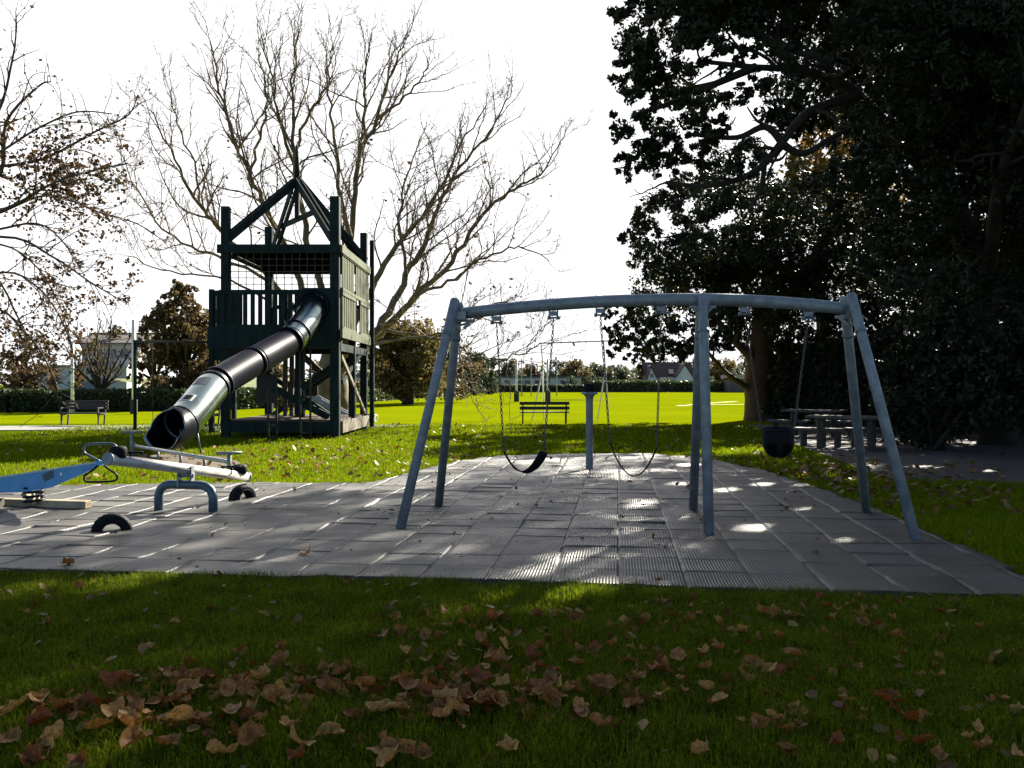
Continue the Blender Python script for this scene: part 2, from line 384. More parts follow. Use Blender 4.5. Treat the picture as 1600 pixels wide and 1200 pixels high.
    # per-tile tone and sun glint put into the colour as pale lines along the joints
    def cell(sock):
        d = N(nt, 'ShaderNodeMath', operation='DIVIDE'); d.inputs[1].default_value = T; nt.links.new(sock, d.inputs[0])
        f = N(nt, 'ShaderNodeMath', operation='FLOOR'); nt.links.new(d.outputs[0], f.inputs[0])
        fr = N(nt, 'ShaderNodeMath', operation='FRACT'); nt.links.new(d.outputs[0], fr.inputs[0])
        return f.outputs[0], fr.outputs[0]
    fu, ru = cell(sp.outputs[0])
    odd = N(nt, 'ShaderNodeMath', operation='PINGPONG'); odd.inputs[1].default_value = 1; nt.links.new(fu, odd.inputs[0])
    shv = N(nt, 'ShaderNodeMath', operation='MULTIPLY_ADD'); nt.links.new(odd.outputs[0], shv.inputs[0]); shv.inputs[1].default_value = .0; nt.links.new(sp.outputs[1], shv.inputs[2])
    fv, rv = cell(shv.outputs[0])
    cb = N(nt, 'ShaderNodeCombineXYZ'); nt.links.new(fu, cb.inputs[0]); nt.links.new(fv, cb.inputs[1])
    wn = N(nt, 'ShaderNodeTexWhiteNoise'); nt.links.new(cb.outputs[0], wn.inputs['Vector'])
    mr = N(nt, 'ShaderNodeMapRange'); mr.inputs[3].default_value = .65; mr.inputs[4].default_value = 1.2; nt.links.new(wn.outputs['Value'], mr.inputs[0])
    tone = N(nt, 'ShaderNodeVectorMath', operation='SCALE'); nt.links.new(cr.outputs[0], tone.inputs[0]); nt.links.new(mr.outputs[0], tone.inputs['Scale'])
    lt = N(nt, 'ShaderNodeMath', operation='LESS_THAN'); lt.inputs[1].default_value = .034; nt.links.new(ru, lt.inputs[0])
    n3 = N(nt, 'ShaderNodeTexNoise', Scale=2.2, Detail=3.0); nt.links.new(tcn.outputs['Object'], n3.inputs['Vector'])
    gt = N(nt, 'ShaderNodeMapRange'); gt.inputs[1].default_value = .42; gt.inputs[2].default_value = .58; nt.links.new(n3.outputs['Fac'], gt.inputs[0])
    jm = N(nt, 'ShaderNodeMath', operation='MULTIPLY'); nt.links.new(lt.outputs[0], jm.inputs[0]); nt.links.new(gt.outputs[0], jm.inputs[1])
    mj = N(nt, 'ShaderNodeMix', data_type='RGBA'); nt.links.new(jm.outputs[0], mj.inputs[0]); nt.links.new(tone.outputs[0], mj.inputs[6]); mj.inputs[7].default_value = (.17, .165, .15, 1)
    lt2 = N(nt, 'ShaderNodeMath', operation='LESS_THAN'); lt2.inputs[1].default_value = .034; nt.links.new(rv, lt2.inputs[0])
    lv = N(nt, 'ShaderNodeMath', operation='MULTIPLY'); lv.inputs[1].default_value = .55; nt.links.new(lt2.outputs[0], lv.inputs[0])
    l3 = N(nt, 'ShaderNodeMath', operation='MAXIMUM'); nt.links.new(lt.outputs[0], l3.inputs[0]); nt.links.new(lv.outputs[0], l3.inputs[1])
    l4 = N(nt, 'ShaderNodeMath', operation='SUBTRACT'); l4.use_clamp = True; nt.links.new(l3.outputs[0], l4.inputs[0]); nt.links.new(jm.outputs[0], l4.inputs[1])
    mk = N(nt, 'ShaderNodeMix', data_type='RGBA'); nt.links.new(l4.outputs[0], mk.inputs[0]); nt.links.new(mj.outputs[2], mk.inputs[6]); mk.inputs[7].default_value = (.004, .004, .004, 1)
    nt.links.new(mk.outputs[2], bs.inputs['Base Color'])
    rg = N(nt, 'ShaderNodeMapRange'); rg.inputs[1].default_value = .35; rg.inputs[2].default_value = .65; rg.inputs[3].default_value = .34; rg.inputs[4].default_value = .58
    nt.links.new(n1.outputs['Fac'], rg.inputs[0]); nt.links.new(rg.outputs[0], bs.inputs['Roughness'])
    bs.inputs['Specular IOR Level'].default_value = .45
    bp = N(nt, 'ShaderNodeBump', Strength=.6, Distance=.004); nt.links.new(pr.outputs[0], bp.inputs['Height'])
    bp2 = N(nt, 'ShaderNodeBump', Strength=.25, Distance=.02); nt.links.new(n2.outputs['Fac'], bp2.inputs['Height']); nt.links.new(bp.outputs[0], bp2.inputs['Normal'])
    nt.links.new(bp2.outputs[0], bs.inputs['Normal'])
    me.materials.append(m)
    ob = bpy.data.objects.new('rubber_matting', me); col.objects.link(ob); ob['kind'] = 'structure'
matting()

# ------------------------------------------------------------------ grass
def blades(name, X, Y, h, wd, mt, lean=.5):
    n = len(X)
    a = rng.uniform(0, 2*np.pi, n); dx, dy = np.cos(a), np.sin(a)
    la = rng.uniform(0, 2*np.pi, n); lm = np.abs(rng.normal(0, lean, n))*h
    lx, ly = np.cos(la)*lm, np.sin(la)*lm
    V = np.zeros((n, 5, 3)); z0 = -.025
    V[:, 0] = np.stack([X-dx*wd, Y-dy*wd, np.full(n, z0)], 1); V[:, 1] = np.stack([X+dx*wd, Y+dy*wd, np.full(n, z0)], 1)
    V[:, 2] = np.stack([X+dx*wd*.75+lx*.35, Y+dy*wd*.75+ly*.35, h*.6], 1); V[:, 3] = np.stack([X-dx*wd*.75+lx*.35, Y-dy*wd*.75+ly*.35, h*.6], 1)
    V[:, 4] = np.stack([X+lx, Y+ly, h], 1)
    o = np_mesh(name, V, [(0, 1, 2, 3), (3, 2, 4)], mt); o['kind'] = 'stuff'; return o
def scatter(n, x0, x1, y0, y1, clump=0.0, excl=()):
    X = rng.uniform(x0, x1, n); Y = rng.uniform(y0, y1, n)
    k = ~in_poly(X, Y, MATP) & ~in_poly(X, Y, pave)
    for p in excl: k &= ~in_poly(X, Y, p)
    return X[k], Y[k]
n = 260000
Y = 2.9+(7.3-2.9)*rng.power(1.3, n); X = rng.uniform(-1, 1, n)*(.62*Y+.2)
k = ~in_poly(X, Y-np.abs(rng.normal(0, .035, n)), MATP); X, Y = X[k], Y[k]
# keep tufts: noise-based height
hn = np.array([noise.noise(Vector((x*3.1, y*3.1, 0))) for x, y in zip(X[::1], Y[::1])])
h = np.clip(.042+.034*hn+rng.normal(0, .016, len(X)), .010, .11)
blades('grass', X, Y, h, rng.uniform(.0014, .0028, len(X)), M['grass'], .7)
X2, Y2 = scatter(60000, 3, 8, 6.2, 14); X, Y = scatter(210000, -15, 14, 11, 33.5, excl=[[(-8.1, 18.6), (-7.4, 19.2), (-6.0, 18.6), (-5.2, 17.2), (-5.0, 15.8), (-5.6, 15.4), (-6.6, 16.2), (-7.8, 17.3)]])
k = (np.abs(X) < .62*Y+.5); X, Y = X[k], Y[k]
k = rng.uniform(0, 1, len(X)) < np.clip(16/Y, .3, 1); X, Y = X[k], Y[k]
X = np.concatenate([X, X2]); Y = np.concatenate([Y, Y2])
hn = np.array([noise.noise(Vector((x*1.1, y*1.1, 5))) for x, y in zip(X, Y)])
h = np.clip(.035+.02*hn+rng.normal(0, .012, len(X)), .012, .09)
blades('lawn_grass', X, Y, h, rng.uniform(.004, .009, len(X))*np.clip(Y/18, .7, 1.6), M['lawn_grass'], .8)

# ------------------------------------------------------------------ fallen leaves
def leaf_proto(seed, mt, small=False):
    r = random.Random(seed); n = 30; pts = []
    lobes = [(-2.3, .62), (-1.15, .85), (0, 1.0), (1.15, .85), (2.3, .62)]
    lobes = [(la+r.uniform(-.2, .2), lr*r.uniform(.62, 1.05)) for la, lr in lobes]; a1, a2 = r.uniform(.5, 1.3), r.uniform(-.3, .5); ph = r.uniform(0, 6.28)
    vs = []; rings = 3
    def zf(x, y):
        u = x*math.cos(ph)+y*math.sin(ph); v = -x*math.sin(ph)+y*math.cos(ph)
        return a1*u*u+a2*v*v*.7+.12*math.sin(5*u+ph)*v+.05*math.sin(9*v)
    vs.append((0, 0, 0))
    for k in range(1, rings+1):
        for i in range(n):
            a = -math.pi+2*math.pi*i/n
            rad = .56
            for la, lr in lobes: rad = max(rad, lr*max(0, 1-abs((a-la))/.8)**.5)
            rad *= 1+.06*r.uniform(-1, 1)
            q = k/rings; rr2 = rad*q if k == rings else (.30*q*.9+rad*q*q*.5)
            x, y = rr2*math.sin(a), rr2*math.cos(a)
            vs.append((x, y, zf(x, y)+r.uniform(-.03, .03)))
    fs = [(0, 1+i, 1+(i+1) % n) for i in range(n)]
    for k in range(rings-1):
        o = 1+k*n
        fs += [(o+i, o+n+i, o+n+(i+1) % n, o+(i+1) % n) for i in range(n)]
    # stalk
    o = len(vs)
    vs += [(-.015, -.3, .02), (.015, -.3, .02), (.05, -1.0, .12+r.uniform(0, .3)), (.02, -1.0, .12)]
    fs += [(o, o+1, o+2, o+3)]
    me = bpy.data.meshes.new('fallen_leaf'); 
    zm = min(v[2] for v in vs)
    # dried leaves roll up: bend the blade round one or two axes
    kb, k2 = r.uniform(1.5, 3.0), r.uniform(.2, 1.6); out = []
    for x, y, z in vs:
        u = x*math.cos(ph)+y*math.sin(ph); v = -x*math.sin(ph)+y*math.cos(ph); z *= .35
        u2, zu = math.sin(u*kb)/kb*(1-.0*z), (1-math.cos(u*kb))/kb
        v2, zv = math.sin(v*k2)/max(k2, .01), (1-math.cos(v*k2))/max(k2, .01)
        out.append((u2, v2 if k2 > .05 else v, z+zu+zv*.8+.07*math.sin(7*u+3*v)+.04*math.sin(13*v+5*u)))
    vs = out; zm = min(v[2] for v in vs)
    me.from_pydata([(x, y, z-zm) for x, y, z in vs], [], fs); me.update(); me.polygons.foreach_set('use_smooth', [True]*len(fs))
    me.materials.append(mt); return me
PROT = {k: [leaf_proto(s*13+i, M[k]) for i in range(9)] for s, k in enumerate(['dead', 'dead2', 'dead3'])}
placed = [0]
def fallen(x, y, size, key, label, group, z=.0, flat=False, one=None):
    me = one or random.choice(PROT[key])
    o = bpy.data.objects.new('fallen_leaf', me); col.objects.link(o)
    o.location = (x, y, z); s = size/2
    o.scale = (s*random.uniform(.8, 1.1), s*random.uniform(.8, 1.1), s*random.uniform(.5, 1.0))
    t = .15 if flat else .36
    o.rotation_euler = (random.gauss(0, t), random.gauss(0, t), random.uniform(0, 6.28))
    tag(o, label, 'leaf', group); placed[0] += 1
def key(): return random.choices(['dead', 'dead2', 'dead3'], [.5, .27, .23])[0]
LB = {'drift': ('curled brown dead leaf in the thick drift on the shaded front grass', 'leaves in the drift on the front grass'),
      'mid': ('crumpled brown leaf in the heap of leaves around the orange leaf', 'leaves heaped on the middle of the front grass'),
      'right': ('brown leaf in the scatter at the right of the front grass close to the mats', 'leaves scattered on the right of the front grass'),
      'thin': ('small single dead leaf lying apart on the dark front grass left', 'single leaves on the left of the front grass')}
def many(kind, n, fn, s0, s1, z=.03):
    i = 0
    while i < n:
        x, y = fn(); p = G(x, y)
        if in_poly(np.array([p.x]), np.array([p.y]), MATP)[0]: continue
        fallen(p.x, p.y, random.uniform(s0, s1), key(), *LB[kind], z=z+random.uniform(-.005, .02)); i += 1
DC = [(250, 1072), (350, 1085), (480, 1062), (530, 1085), (650, 1080), (720, 1112), (200, 1112), (100, 1108), (300, 1135), (420, 1100), (830, 1105), (600, 1120)]
def drift():
    c = random.choice(DC); return (random.gauss(c[0], 45), random.gauss(c[1], 13))
many('drift', 78, drift, .13, .24); many('drift', 34, lambda: (random.uniform(0, 800), random.uniform(1120, 1212)), .13, .23)
many('mid', 34, lambda: (random.gauss(820, 120), random.uniform(955, 1060)), .11, .19); many('mid', 36, lambda: (random.gauss(880, 130), random.gauss(1085, 25)), .14, .22)
many('right', 36, lambda: (random.gauss(1230, 130), random.triangular(935, 1010, 955)), .09, .16)
many('right', 42, lambda: (random.uniform(950, 1620), random.uniform(975, 1200)), .10, .18)
many('thin', 22, lambda: (random.uniform(0, 800), random.uniform(915, 1060)), .07, .13, z=.02)
p = G(765, 975); fallen(p.x, p.y, .17, 'dead3', 'bright orange upright leaf standing among brown leaves on the front grass', None, z=.05, one=leaf_proto(77, M['dead_orange']))
o = bpy.data.objects[[q.name for q in col.objects if q.get('label', '').startswith('bright orange')][0]]; o.rotation_euler = (R(70), .2, .3)
for (x, y, sz, lb) in [(480, 872, .20, 'large curled brown leaf alone on the mats front left of the swings'), (107, 888, .18, 'dark brown leaf at the left front edge of the mats'),
                    (768, 817, .10, 'small brown leaf on the mats beside the left pair of swing legs'), (838, 795, .08, 'tiny dark leaf on mats under the left belt swing'),
                    (1028, 915, .10, 'dark leaf at the front edge of the mats below the middle legs'), (1095, 818, .12, 'brown leaf on mats between the two middle swing legs'),
                    (910, 848, .07, 'tiny dark leaf on mats in front of the grey pillar'), (1275, 870, .14, 'reddish leaf on the mats between the middle and right legs'),
                    (1417, 826, .13, 'brown leaf on mats beside the right rear leg'), (1040, 862, .07, 'tiny dark leaf left of the middle front leg'), (385, 775, .10, 'pale leaf beside the far half tyre')]:
    p = G(x, y); fallen(p.x, p.y, sz, 'dead' if sz > .12 else 'dead3', lb, None, z=.035, flat=True)
# the rest of the litter, far too many to count
def litter():
    n = 5200
    X = np.concatenate([rng.uniform(-15, 14, 1300), rng.normal(-3, 3, 450), rng.normal(5.6, 1.1, 700), rng.uniform(-4.2, 4.2, 260)])
    Y = np.concatenate([rng.uniform(11, 33, 1300), rng.normal(17, 3, 450), rng.normal(14.2, 2.2, 700), 3.0+4*rng.power(1.2, 260)])
    k = ~in_poly(X, Y, MATP) & (Y > 2.9) & (np.abs(X) < .63*Y+.5)
    X, Y = X[k], Y[k]
    mx = rng.uniform(-4, 5, 240), rng.uniform(6.6, 18, 240); kk = in_poly(*mx, MATP)
    X = np.concatenate([X, mx[0][kk]]); Y = np.concatenate([Y, mx[1][kk]]); onm = np.arange(len(X)) >= k.sum()
    n = len(X); s = rng.uniform(.03, .075, n)*np.where(Y > 10, 1.1, .62); s = np.where(onm, s*.6, s)
    a = rng.uniform(0, 6.28, n); tx, ty = rng.normal(0, .4, n), rng.normal(0, .4, n)
    z = np.where(onm, .055, .03)+np.abs(rng.normal(0, .01, n))
    V = np.zeros((n, 6, 3))
    base = [(-.9, 0), (-.35, -.55), (.5, -.5), (1, .05), (.4, .6), (-.4, .5)]
    for i, (u, v) in enumerate(base):
        u = u*rng.uniform(.8, 1.2, n); v = v*rng.uniform(.7, 1.2, n)
        x = (u*np.cos(a)-v*np.sin(a))*s; y = (u*np.sin(a)+v*np.cos(a))*s
        V[:, i] = np.stack([X+x, Y+y, z+tx*x+ty*y+.35*v*v*s], 1)
    vs = [tuple(p) for p in V.reshape(-1, 3)]; fs = []; mi = []
    for i in range(n): fs += [tuple(6*i+q for q in (0, 1, 2, 3)), tuple(6*i+q for q in (0, 3, 4, 5))]; mi += [0, 0]
    mats = [M['litter'], M['dead'], M['dead2'], M['dead3']]
    for c in range(430):
        if c < 210: q = drift()
        elif c < 300: q = (random.gauss(850, 170), random.uniform(960, 1110))
        else: q = (random.gauss(1230, 190), random.uniform(940, 1150))
        p = G(*q)
        if in_poly(np.array([p.x]), np.array([p.y]), MATP)[0]: continue
        k = random.choice(['dead', 'dead2', 'dead3']); me0 = random.choice(PROT[k]); s_ = random.uniform(.028, .06)
        mt_ = Matrix.Translation((p.x, p.y, .018)) @ Matrix.Rotation(random.uniform(0, 6.28), 4, 'Z') @ Matrix.Rotation(random.gauss(0, .5), 4, 'X') @ Matrix.Scale(s_, 4)
        o0 = len(vs); vs += [tuple(mt_ @ v.co) for v in me0.vertices]
        for f in me0.polygons: fs.append(tuple(o0+j for j in f.vertices)); mi.append(['dead', 'dead2', 'dead3'].index(k)+1)
    me = bpy.data.meshes.new('leaf_litter'); me.from_pydata(vs, [], fs)
    for m_ in mats: me.materials.append(m_)
    me.polygons.foreach_set('material_index', mi); me.update()
    o = bpy.data.objects.new('leaf_litter', me); col.objects.link(o); o['kind'] = 'stuff'
litter()
#TREES#
# ------------------------------------------------------------------ swing set
LT, RT = Vector((-.545, 10.0, 0)), Vector((3.53, 9.42, 0))
def beam_pt(x):                       # point below image column x on the beam line
    t0, t1 = -.2, 1.2
    for _ in range(40):
        t = (t0+t1)/2; p = LT.lerp(RT, t)
        if p.x/p.y < (x-CX)/F: t0 = t
        else: t1 = t
    p = LT.lerp(RT, t)
    p.z = 2.288+.125*(1-((t-.56)/.56)**2 if t < .56 else 1-((t-.56)/.44)**2)
    return p
along = (RT-LT).normalized()
sw = thing('swing_frame', (1.5, 9.7, 0), 'long grey galvanised swing frame with arched top beam and three pairs of legs', 'swing frame')
b = MB(); b.tube([beam_pt(x) for x in range(722, 1331, 32)]+[beam_pt(1328)], .067, 14); b.build('top_beam', M['galv'], sw)
for (tx, ty, fx, fy, sgn, bx) in [(711, 468, 625, 828, -1, 722), (717, 474, 685, 793, 1, 722), (1098, 461, 1108, 840, -1, 1098), (1095, 470, 1083, 800, 1, 1098), (1330, 460, 1432, 848, -1, 1327), (1319, 466, 1354, 803, 1, 1327)]:
    foot = G(fx, fy); bp_ = beam_pt(bx)
    top = P(tx, ty, bp_.y+sgn*.085)
    d = (top-foot).normalized()
    b = MB(); b.tube([foot-d*.03, top-d*.02, top, top+d*.012], [.051, .051, .046, .03], 14); o = b.build('leg', M['galv'], sw)
    b = MB(); q = foot.lerp(top, .84); b.tube([q-d*.018, q+d*.018], .058, 14); b.build('collar', M['galv_dull'], o)
for x in (722, 1098, 1327):
    p = beam_pt(x); b = MB()
    b.bar(p+Vector((0, -.12, -.03)), p+Vector((0, .12, -.03)), .09, .09)
    for s in (-1, 1):
        b.bar(p+along*s*.10+Vector((0, 0, -.085)), p+along*s*.02+Vector((0, 0, -.17)), .05, .03)
    b.bar(p-along*.14+Vector((0, 0, -.08)), p+along*.14+Vector((0, 0, -.08)), .04, .03)
    b.build('joint_bracket', M['galv'], sw)
def hanger(x):
    p = beam_pt(x); b = MB()
    for s in (-1, 1):
        c = p+along*s*.045
        b.tube([c+Vector((0, 0, .07)), c+Vector((0, 0, -.145))], .009, 6)
        b.tube([c+along*s*-.012+Vector((0, 0, -.145)), c+along*s*.022+Vector((0, 0, -.145))], .021, 8)
    b.tube([p-along*.05+Vector((0, 0, -.145)), p+along*.05+Vector((0, 0, -.145))], .012, 6)
    b.box(p+Vector((0, 0, -.098)), (.09, .03, .05), rz=math.atan2(along.y, along.x))
    b.build('hanger', M['galv_dull'], sw)
    return p+Vector((0, 0, -.16))
def chain(a, c, parent, link=.042, r=.0042):
    a, c = Vector(a), Vector(c); L = (c-a).length; n = max(2, int(L/(link*.78))); d = (c-a).normalized()
    s1 = d.orthogonal().normalized(); s2 = d.cross(s1); b = MB()
    for i in range(n):
        m = a+d*(L*(i+.5)/n); u = (s1 if i % 2 else s2)
        if i % 2: u = (s1+s2*.35).normalized()
        else: u = (s2-s1*.35).normalized()
        pts = []
        hl, hw = link/2-.006, .0105
        ring = [m+d*(hl*math.cos(t)*1.15 if True else 0)+u*(hw*math.copysign(min(1, abs(math.sin(t))*1.3), math.sin(t))) for t in [k*math.pi/4 for k in range(8)]]
        w_ = d.cross(u); vs = []
        for k in range(8):
            cdir = (ring[k]-m).normalized()
            for j in range(4):
                q = j*math.pi/2+math.pi/4; vs.append(ring[k]+cdir*r*math.cos(q)*1.2+w_*r*math.sin(q)*1.2)
        b.add(vs, [(k*4+j, ((k+1) % 8)*4+j, ((k+1) % 8)*4+(j+1) % 4, k*4+(j+1) % 4) for k in range(8) for j in range(4)], True)
    b.build('chain', M['chain'], parent)
def belt(a, c, sag, width, th, twist, parent, wdir, mt):
    a, c = Vector(a), Vector(c); n = 24; b = MB(); vs = []
    wd = Vector(wdir).normalized()
    for i in range(n+1):
        t = i/n; p = a.lerp(c, t); p.z -= sag*(1-(2*t-1)**2)
        t2 = min(1, t+.01); q = a.lerp(c, t2); q.z -= sag*(1-(2*t2-1)**2)
        tg = (q-p).normalized() if t < 1 else tg
        wv = (wd-tg*wd.dot(tg)).normalized()
        wv = Matrix.Rotation(twist(t), 3, tg)@wv; nn = tg.cross(wv)
        ww = width*(.55+.45*math.sin(math.pi*min(1, max(0, t*.9+.05)))**.5)/2
        for sx, sz in ((-1, -1), (1, -1), (1, 1), (-1, 1)): vs.append(p+wv*sx*ww+nn*sz*th/2)
    fs = [(i*4+j, i*4+(j+1) % 4, (i+1)*4+(j+1) % 4, (i+1)*4+j) for i in range(n) for j in range(4)]+[(3, 2, 1, 0), tuple(n*4+j for j in range(4))]
    b.add(vs, fs, True); return b.build('belt_seat', mt, parent)
back = Vector((-along.y, along.x, 0))
# left swing
h1, h2 = hanger(776), hanger(865)
s1 = thing('belt_swing', h1.lerp(h2, .5), 'black rubber belt swing hanging twisted from the left end of the grey frame', 'swing', 'swings under the grey frame')
a, c = P(787, 704, 9.95), P(850, 706, 9.72)
chain(h1, a, s1); chain(h2, c, s1)
sb = belt(a, c, .23, .15, .012, lambda t: -.08-1.05*max(0, t-.35)**1.2*1.2, s1, back, M['rubber'])
b = MB()
for p in (a, c):
    b.tube([p+along*-.03+Vector((0, 0, -.02)), p+Vector((0, 0, .03)), p+along*.03+Vector((0, 0, -.02)), p+along*-.03+Vector((0, 0, -.02))], .006, 5)
b.build('shackle', M['chain'], sb)
# middle swing
h1, h2 = hanger(938), hanger(1033)
s2 = thing('belt_swing', h1.lerp(h2, .5), 'thin sagging belt swing in the middle, between the grey pillar and the middle legs', 'swing', 'swings under the grey frame')
a, c = P(953, 692, 9.76), P(1026, 700, 9.68)
chain(h1, a, s2); chain(h2, c, s2)
belt(a, c, .33, .13, .013, lambda t: -.10, s2, back, M['rubber'])
# toddler swing
h1, h2 = hanger(1164), hanger(1263)
s3 = thing('bucket_swing', h1.lerp(h2, .5), 'black toddler bucket swing with leg holes hanging between the middle and right legs', 'swing', 'swings under the grey frame')
bc = P(1216, 692, 9.58); a, c = bc+along*-.17+Vector((0, 0, .12)), bc+along*.16+Vector((0, 0, .12))
chain(h1, a, s3); chain(h2, c, s3)
def bucket():
    n, k = 32, 10; V = []; Fc = []
    for i in range(k+1):
        t = i/k; z = .135-.29*t
        r = .158*(1-.12*t) if t < .55 else .158*.934*(1-((t-.55)/.45)**2*.62)
        for j in range(n):
            an = 2*math.pi*j/n
            V.append(bc+along*(r*math.cos(an))+back*(r*.82*math.sin(an))+Vector((0, 0, z+(.03 if math.sin(an) > 0 and i == 0 else 0))))
    for i in range(k):
        for j in range(n):
            am = 2*math.pi*(j+.5)/n; t = (i+.5)/k
            da = min(abs(am-1.5*math.pi-.55), abs(am-1.5*math.pi+.55))      # leg holes in front
            if ((da/.42)**2+((t-.74)/.24)**2) < 1: continue
            Fc.append((i*n+j, i*n+(j+1) % n, (i+1)*n+(j+1) % n, (i+1)*n+j))
    Fc.append(tuple(k*n+j for j in range(n))[::-1])
    b = MB(); b.add(V, Fc, True); return b.build('bucket_seat', M['rubber'], s3, solid=.012)
bk = bucket()
b = MB(); b.torus(bc+Vector((0, 0, .137)), (0, 0, 1), .151, .012, 24, 6); b.build('rim', M['rubber'], bk)

# pillar
p = G(921, 735)
pl = thing('pillar', p, 'grey metal pillar with flared collar and black cup top at the back of the mats', 'pillar')
b = MB(); b.lathe(p, [(.062, -.02), (.062, 1.22), (.07, 1.27), (.10, 1.315), (.10, 1.32)], 18); b.build('column', M['galv_dull'], pl)
b = MB(); b.lathe(p, [(.05, 1.315), (.138, 1.32), (.142, 1.345), (.12, 1.36), (.05, 1.362)], 22); b.build('collar', M['galv'], pl)
b = MB(); b.lathe(p, [(.06, 1.35), (.082, 1.38), (.092, 1.47), (.10, 1.485), (.10, 1.50), (.085, 1.502), (.07, 1.46), (0, 1.455)], 20); b.build('cup', M['rubber'], pl)

# ------------------------------------------------------------------ tube seesaw with half tyres
c0 = G(290, 803)
E0, E1 = P(168, 717, 9.1), P(386, 745, 11.6)
ss = thing('seesaw', c0, 'pale steel tube seesaw on a low grey-blue arch, near end raised', 'seesaw')
dv = (E1-E0).normalized()
b = MB(); b.tube([E0, E1], .058, 16); b.build('tube_beam', M['beam_steel'], ss)
l, r = G(248, 801), G(333, 804)
lv = (r-l).normalized(); hgt = Vector((0, 0, .335))
arch = [l-Vector((0, 0, .02)), l+hgt*.62, l+hgt*.84+lv*.03, l+hgt*.96+lv*.09, l+hgt+lv*.16, r+hgt-lv*.16, r+hgt*.96-lv*.09, r+hgt*.84-lv*.03, r+hgt*.62, r-Vector((0, 0, .02))]
b = MB(); b.tube(arch, .052, 14); b.build('arch_stand', M['blue_grey'], ss)
mid = (l+r)/2; bm = E0.lerp(E1, ((mid.y-E0.y)/(E1.y-E0.y)))
b = MB(); top = mid+hgt
for s in (-1, 1): b.box((mid.x+s*.075, mid.y, (top.z+bm.z)/2+.01), (.018, .10, bm.z-top.z+.06))
b.tube([Vector((mid.x-.1, mid.y, (top.z+bm.z)/2+.02)), Vector((mid.x+.1, mid.y, (top.z+bm.z)/2+.02))], .025, 10)
b.build('pivot_bracket', M['galv'], ss)
for e, s in ((E0, 1), (E1, -1)):
    q = e+dv*s*.16+Vector((0, 0, .085))
    b = MB(); b.lathe(q+Vector((0, 0, -.03)), [(0, -.03), (.07, -.03), (.085, -.01), (.088, .06), (.07, .09), (0, .095)], 18); st = b.build('seat', M['rubber'], ss)
    b = MB(); b.tube([e-dv*s*.005, e+dv*s*.02], .066, 16); b.build('end_cap', M['galv_dull'], ss)
    b = MB(); g = e+dv*s*.36
    b.tube([g+Vector((0, 0, .04)), g+Vector((0, 0, .10))], .014, 8)
    b.tube([g+Vector((-.13, 0, .10)), g+Vector((.13, 0, .10))], .013, 8)
    b.build('foot_peg', M['black_tube'], ss) if s < 0 else b.build('grip', M['black_tube'], ss)
def tyre(p, ax, Rr, r, label):
    t = thing('half_tyre', p, label, 'tyre', 'half tyres sunk in the mats')
    b = MB(); ax = Vector(ax).normalized()
    n, m = 26, 14; vs = []; u = Vector((0, 0, 1)).cross(ax).normalized(); prof = []
    for j in range(m):
        q = 2*math.pi*j/m; prof.append((math.copysign(abs(math.cos(q))**.6, math.cos(q))*r*.75, math.copysign(abs(math.sin(q))**.6, math.sin(q))*r*.95))
    for i in range(n+1):
        a = -.15+(math.pi+.3)*i/n; d = u*math.cos(a)+Vector((0, 0, 1))*math.sin(a)
        for k, (pr, pa) in enumerate(prof):
            rr = Rr+pr
            if pr > r*.6 and i % 2: rr -= .006
            vs.append(p+d*rr+ax*pa)
    b.add(vs, [(i*m+j, (i+1)*m+j, (i+1)*m+(j+1) % m, i*m+(j+1) % m) for i in range(n) for j in range(m)], True)
    b.build('tread', M['rubber'], t)
    b = MB()
    for s in (-1, 1): b.torus(p+ax*s*r*.9, ax, Rr-.01, .008, 24, 6, -.1, math.pi+.1)
    b.build('sidewall_rib', M['rubber'], t)
p = G(175, 832); tyre(Vector((p.x, p.y, .0)), (.35, -1, 0), .145, .075, 'black half tyre sunk in the mats under the raised near end of the steel seesaw')
p = G(379, 783); tyre(Vector((p.x, p.y, .02)), (.92, -.55, 0), .14, .072, 'black half tyre sunk in the mats under the lowered far end of the steel seesaw')

# ------------------------------------------------------------------ blue seesaw at the left edge
B1, B0 = P(152, 724, 10.25), P(-30, 752, 10.9)
bs_ = thing('spring_seesaw', (-5.75, 10.7, 0), 'blue seesaw plank with tubular loop handles on a spring at the left edge', 'seesaw')
dv = (B1-B0).normalized(); dn = Vector((dv.x, dv.y, 0)).normalized()
sd = Vector((-dn.y, dn.x, 0))
prof = [(-.02, 0.0), (.0, .10), (.2, .165), (.4, .195), (.62, .19), (.84, .10), (.98, .04), (1.02, 0)]
L = (B1-B0).length; vs = []
for s in (-1, 1):
    for t, d_ in prof: vs.append(B0+dv*(L*t)+sd*s*.022+Vector((0, 0, -.012-d_)))
    for t, d_ in reversed(prof): vs.append(B0+dv*(L*t)+sd*s*.022+Vector((0, 0, .0)))
k = len(prof)*2
b = MB(); b.add(vs, [tuple(range(k)), tuple(range(k, 2*k))[::-1]]+[(i, i+k, (i+1) % k+k, (i+1) % k) for i in range(k)]); b.build('plank', M['blue'], bs_)
b = MB(); b.bar(B0-dv*.02+Vector((0, 0, .012)), B1+dv*.02+Vector((0, 0, .012)), .075, .018); b.build('top_rail', mat('pale_blue_rail', (.35, .47, .58), (.22, .36, .50), .4, scale=8), bs_)
b = MB(); m_ = B0.lerp(B1, .60); b.bar(m_+Vector((0, 0, -.02))-sd*.029, m_+Vector((.05, 0, -.13))-sd*.029, .16, .012, up=sd); b.build('clamp_plate', M['blue_grey'], bs_)
b = MB(); m_ = B0.lerp(B1, .72)-sd*.024+Vector((0, 0, -.06)); b.tube([m_, m_-sd*.008], .017, 10); b.build('bolt_cap', M['white_paint'], bs_)
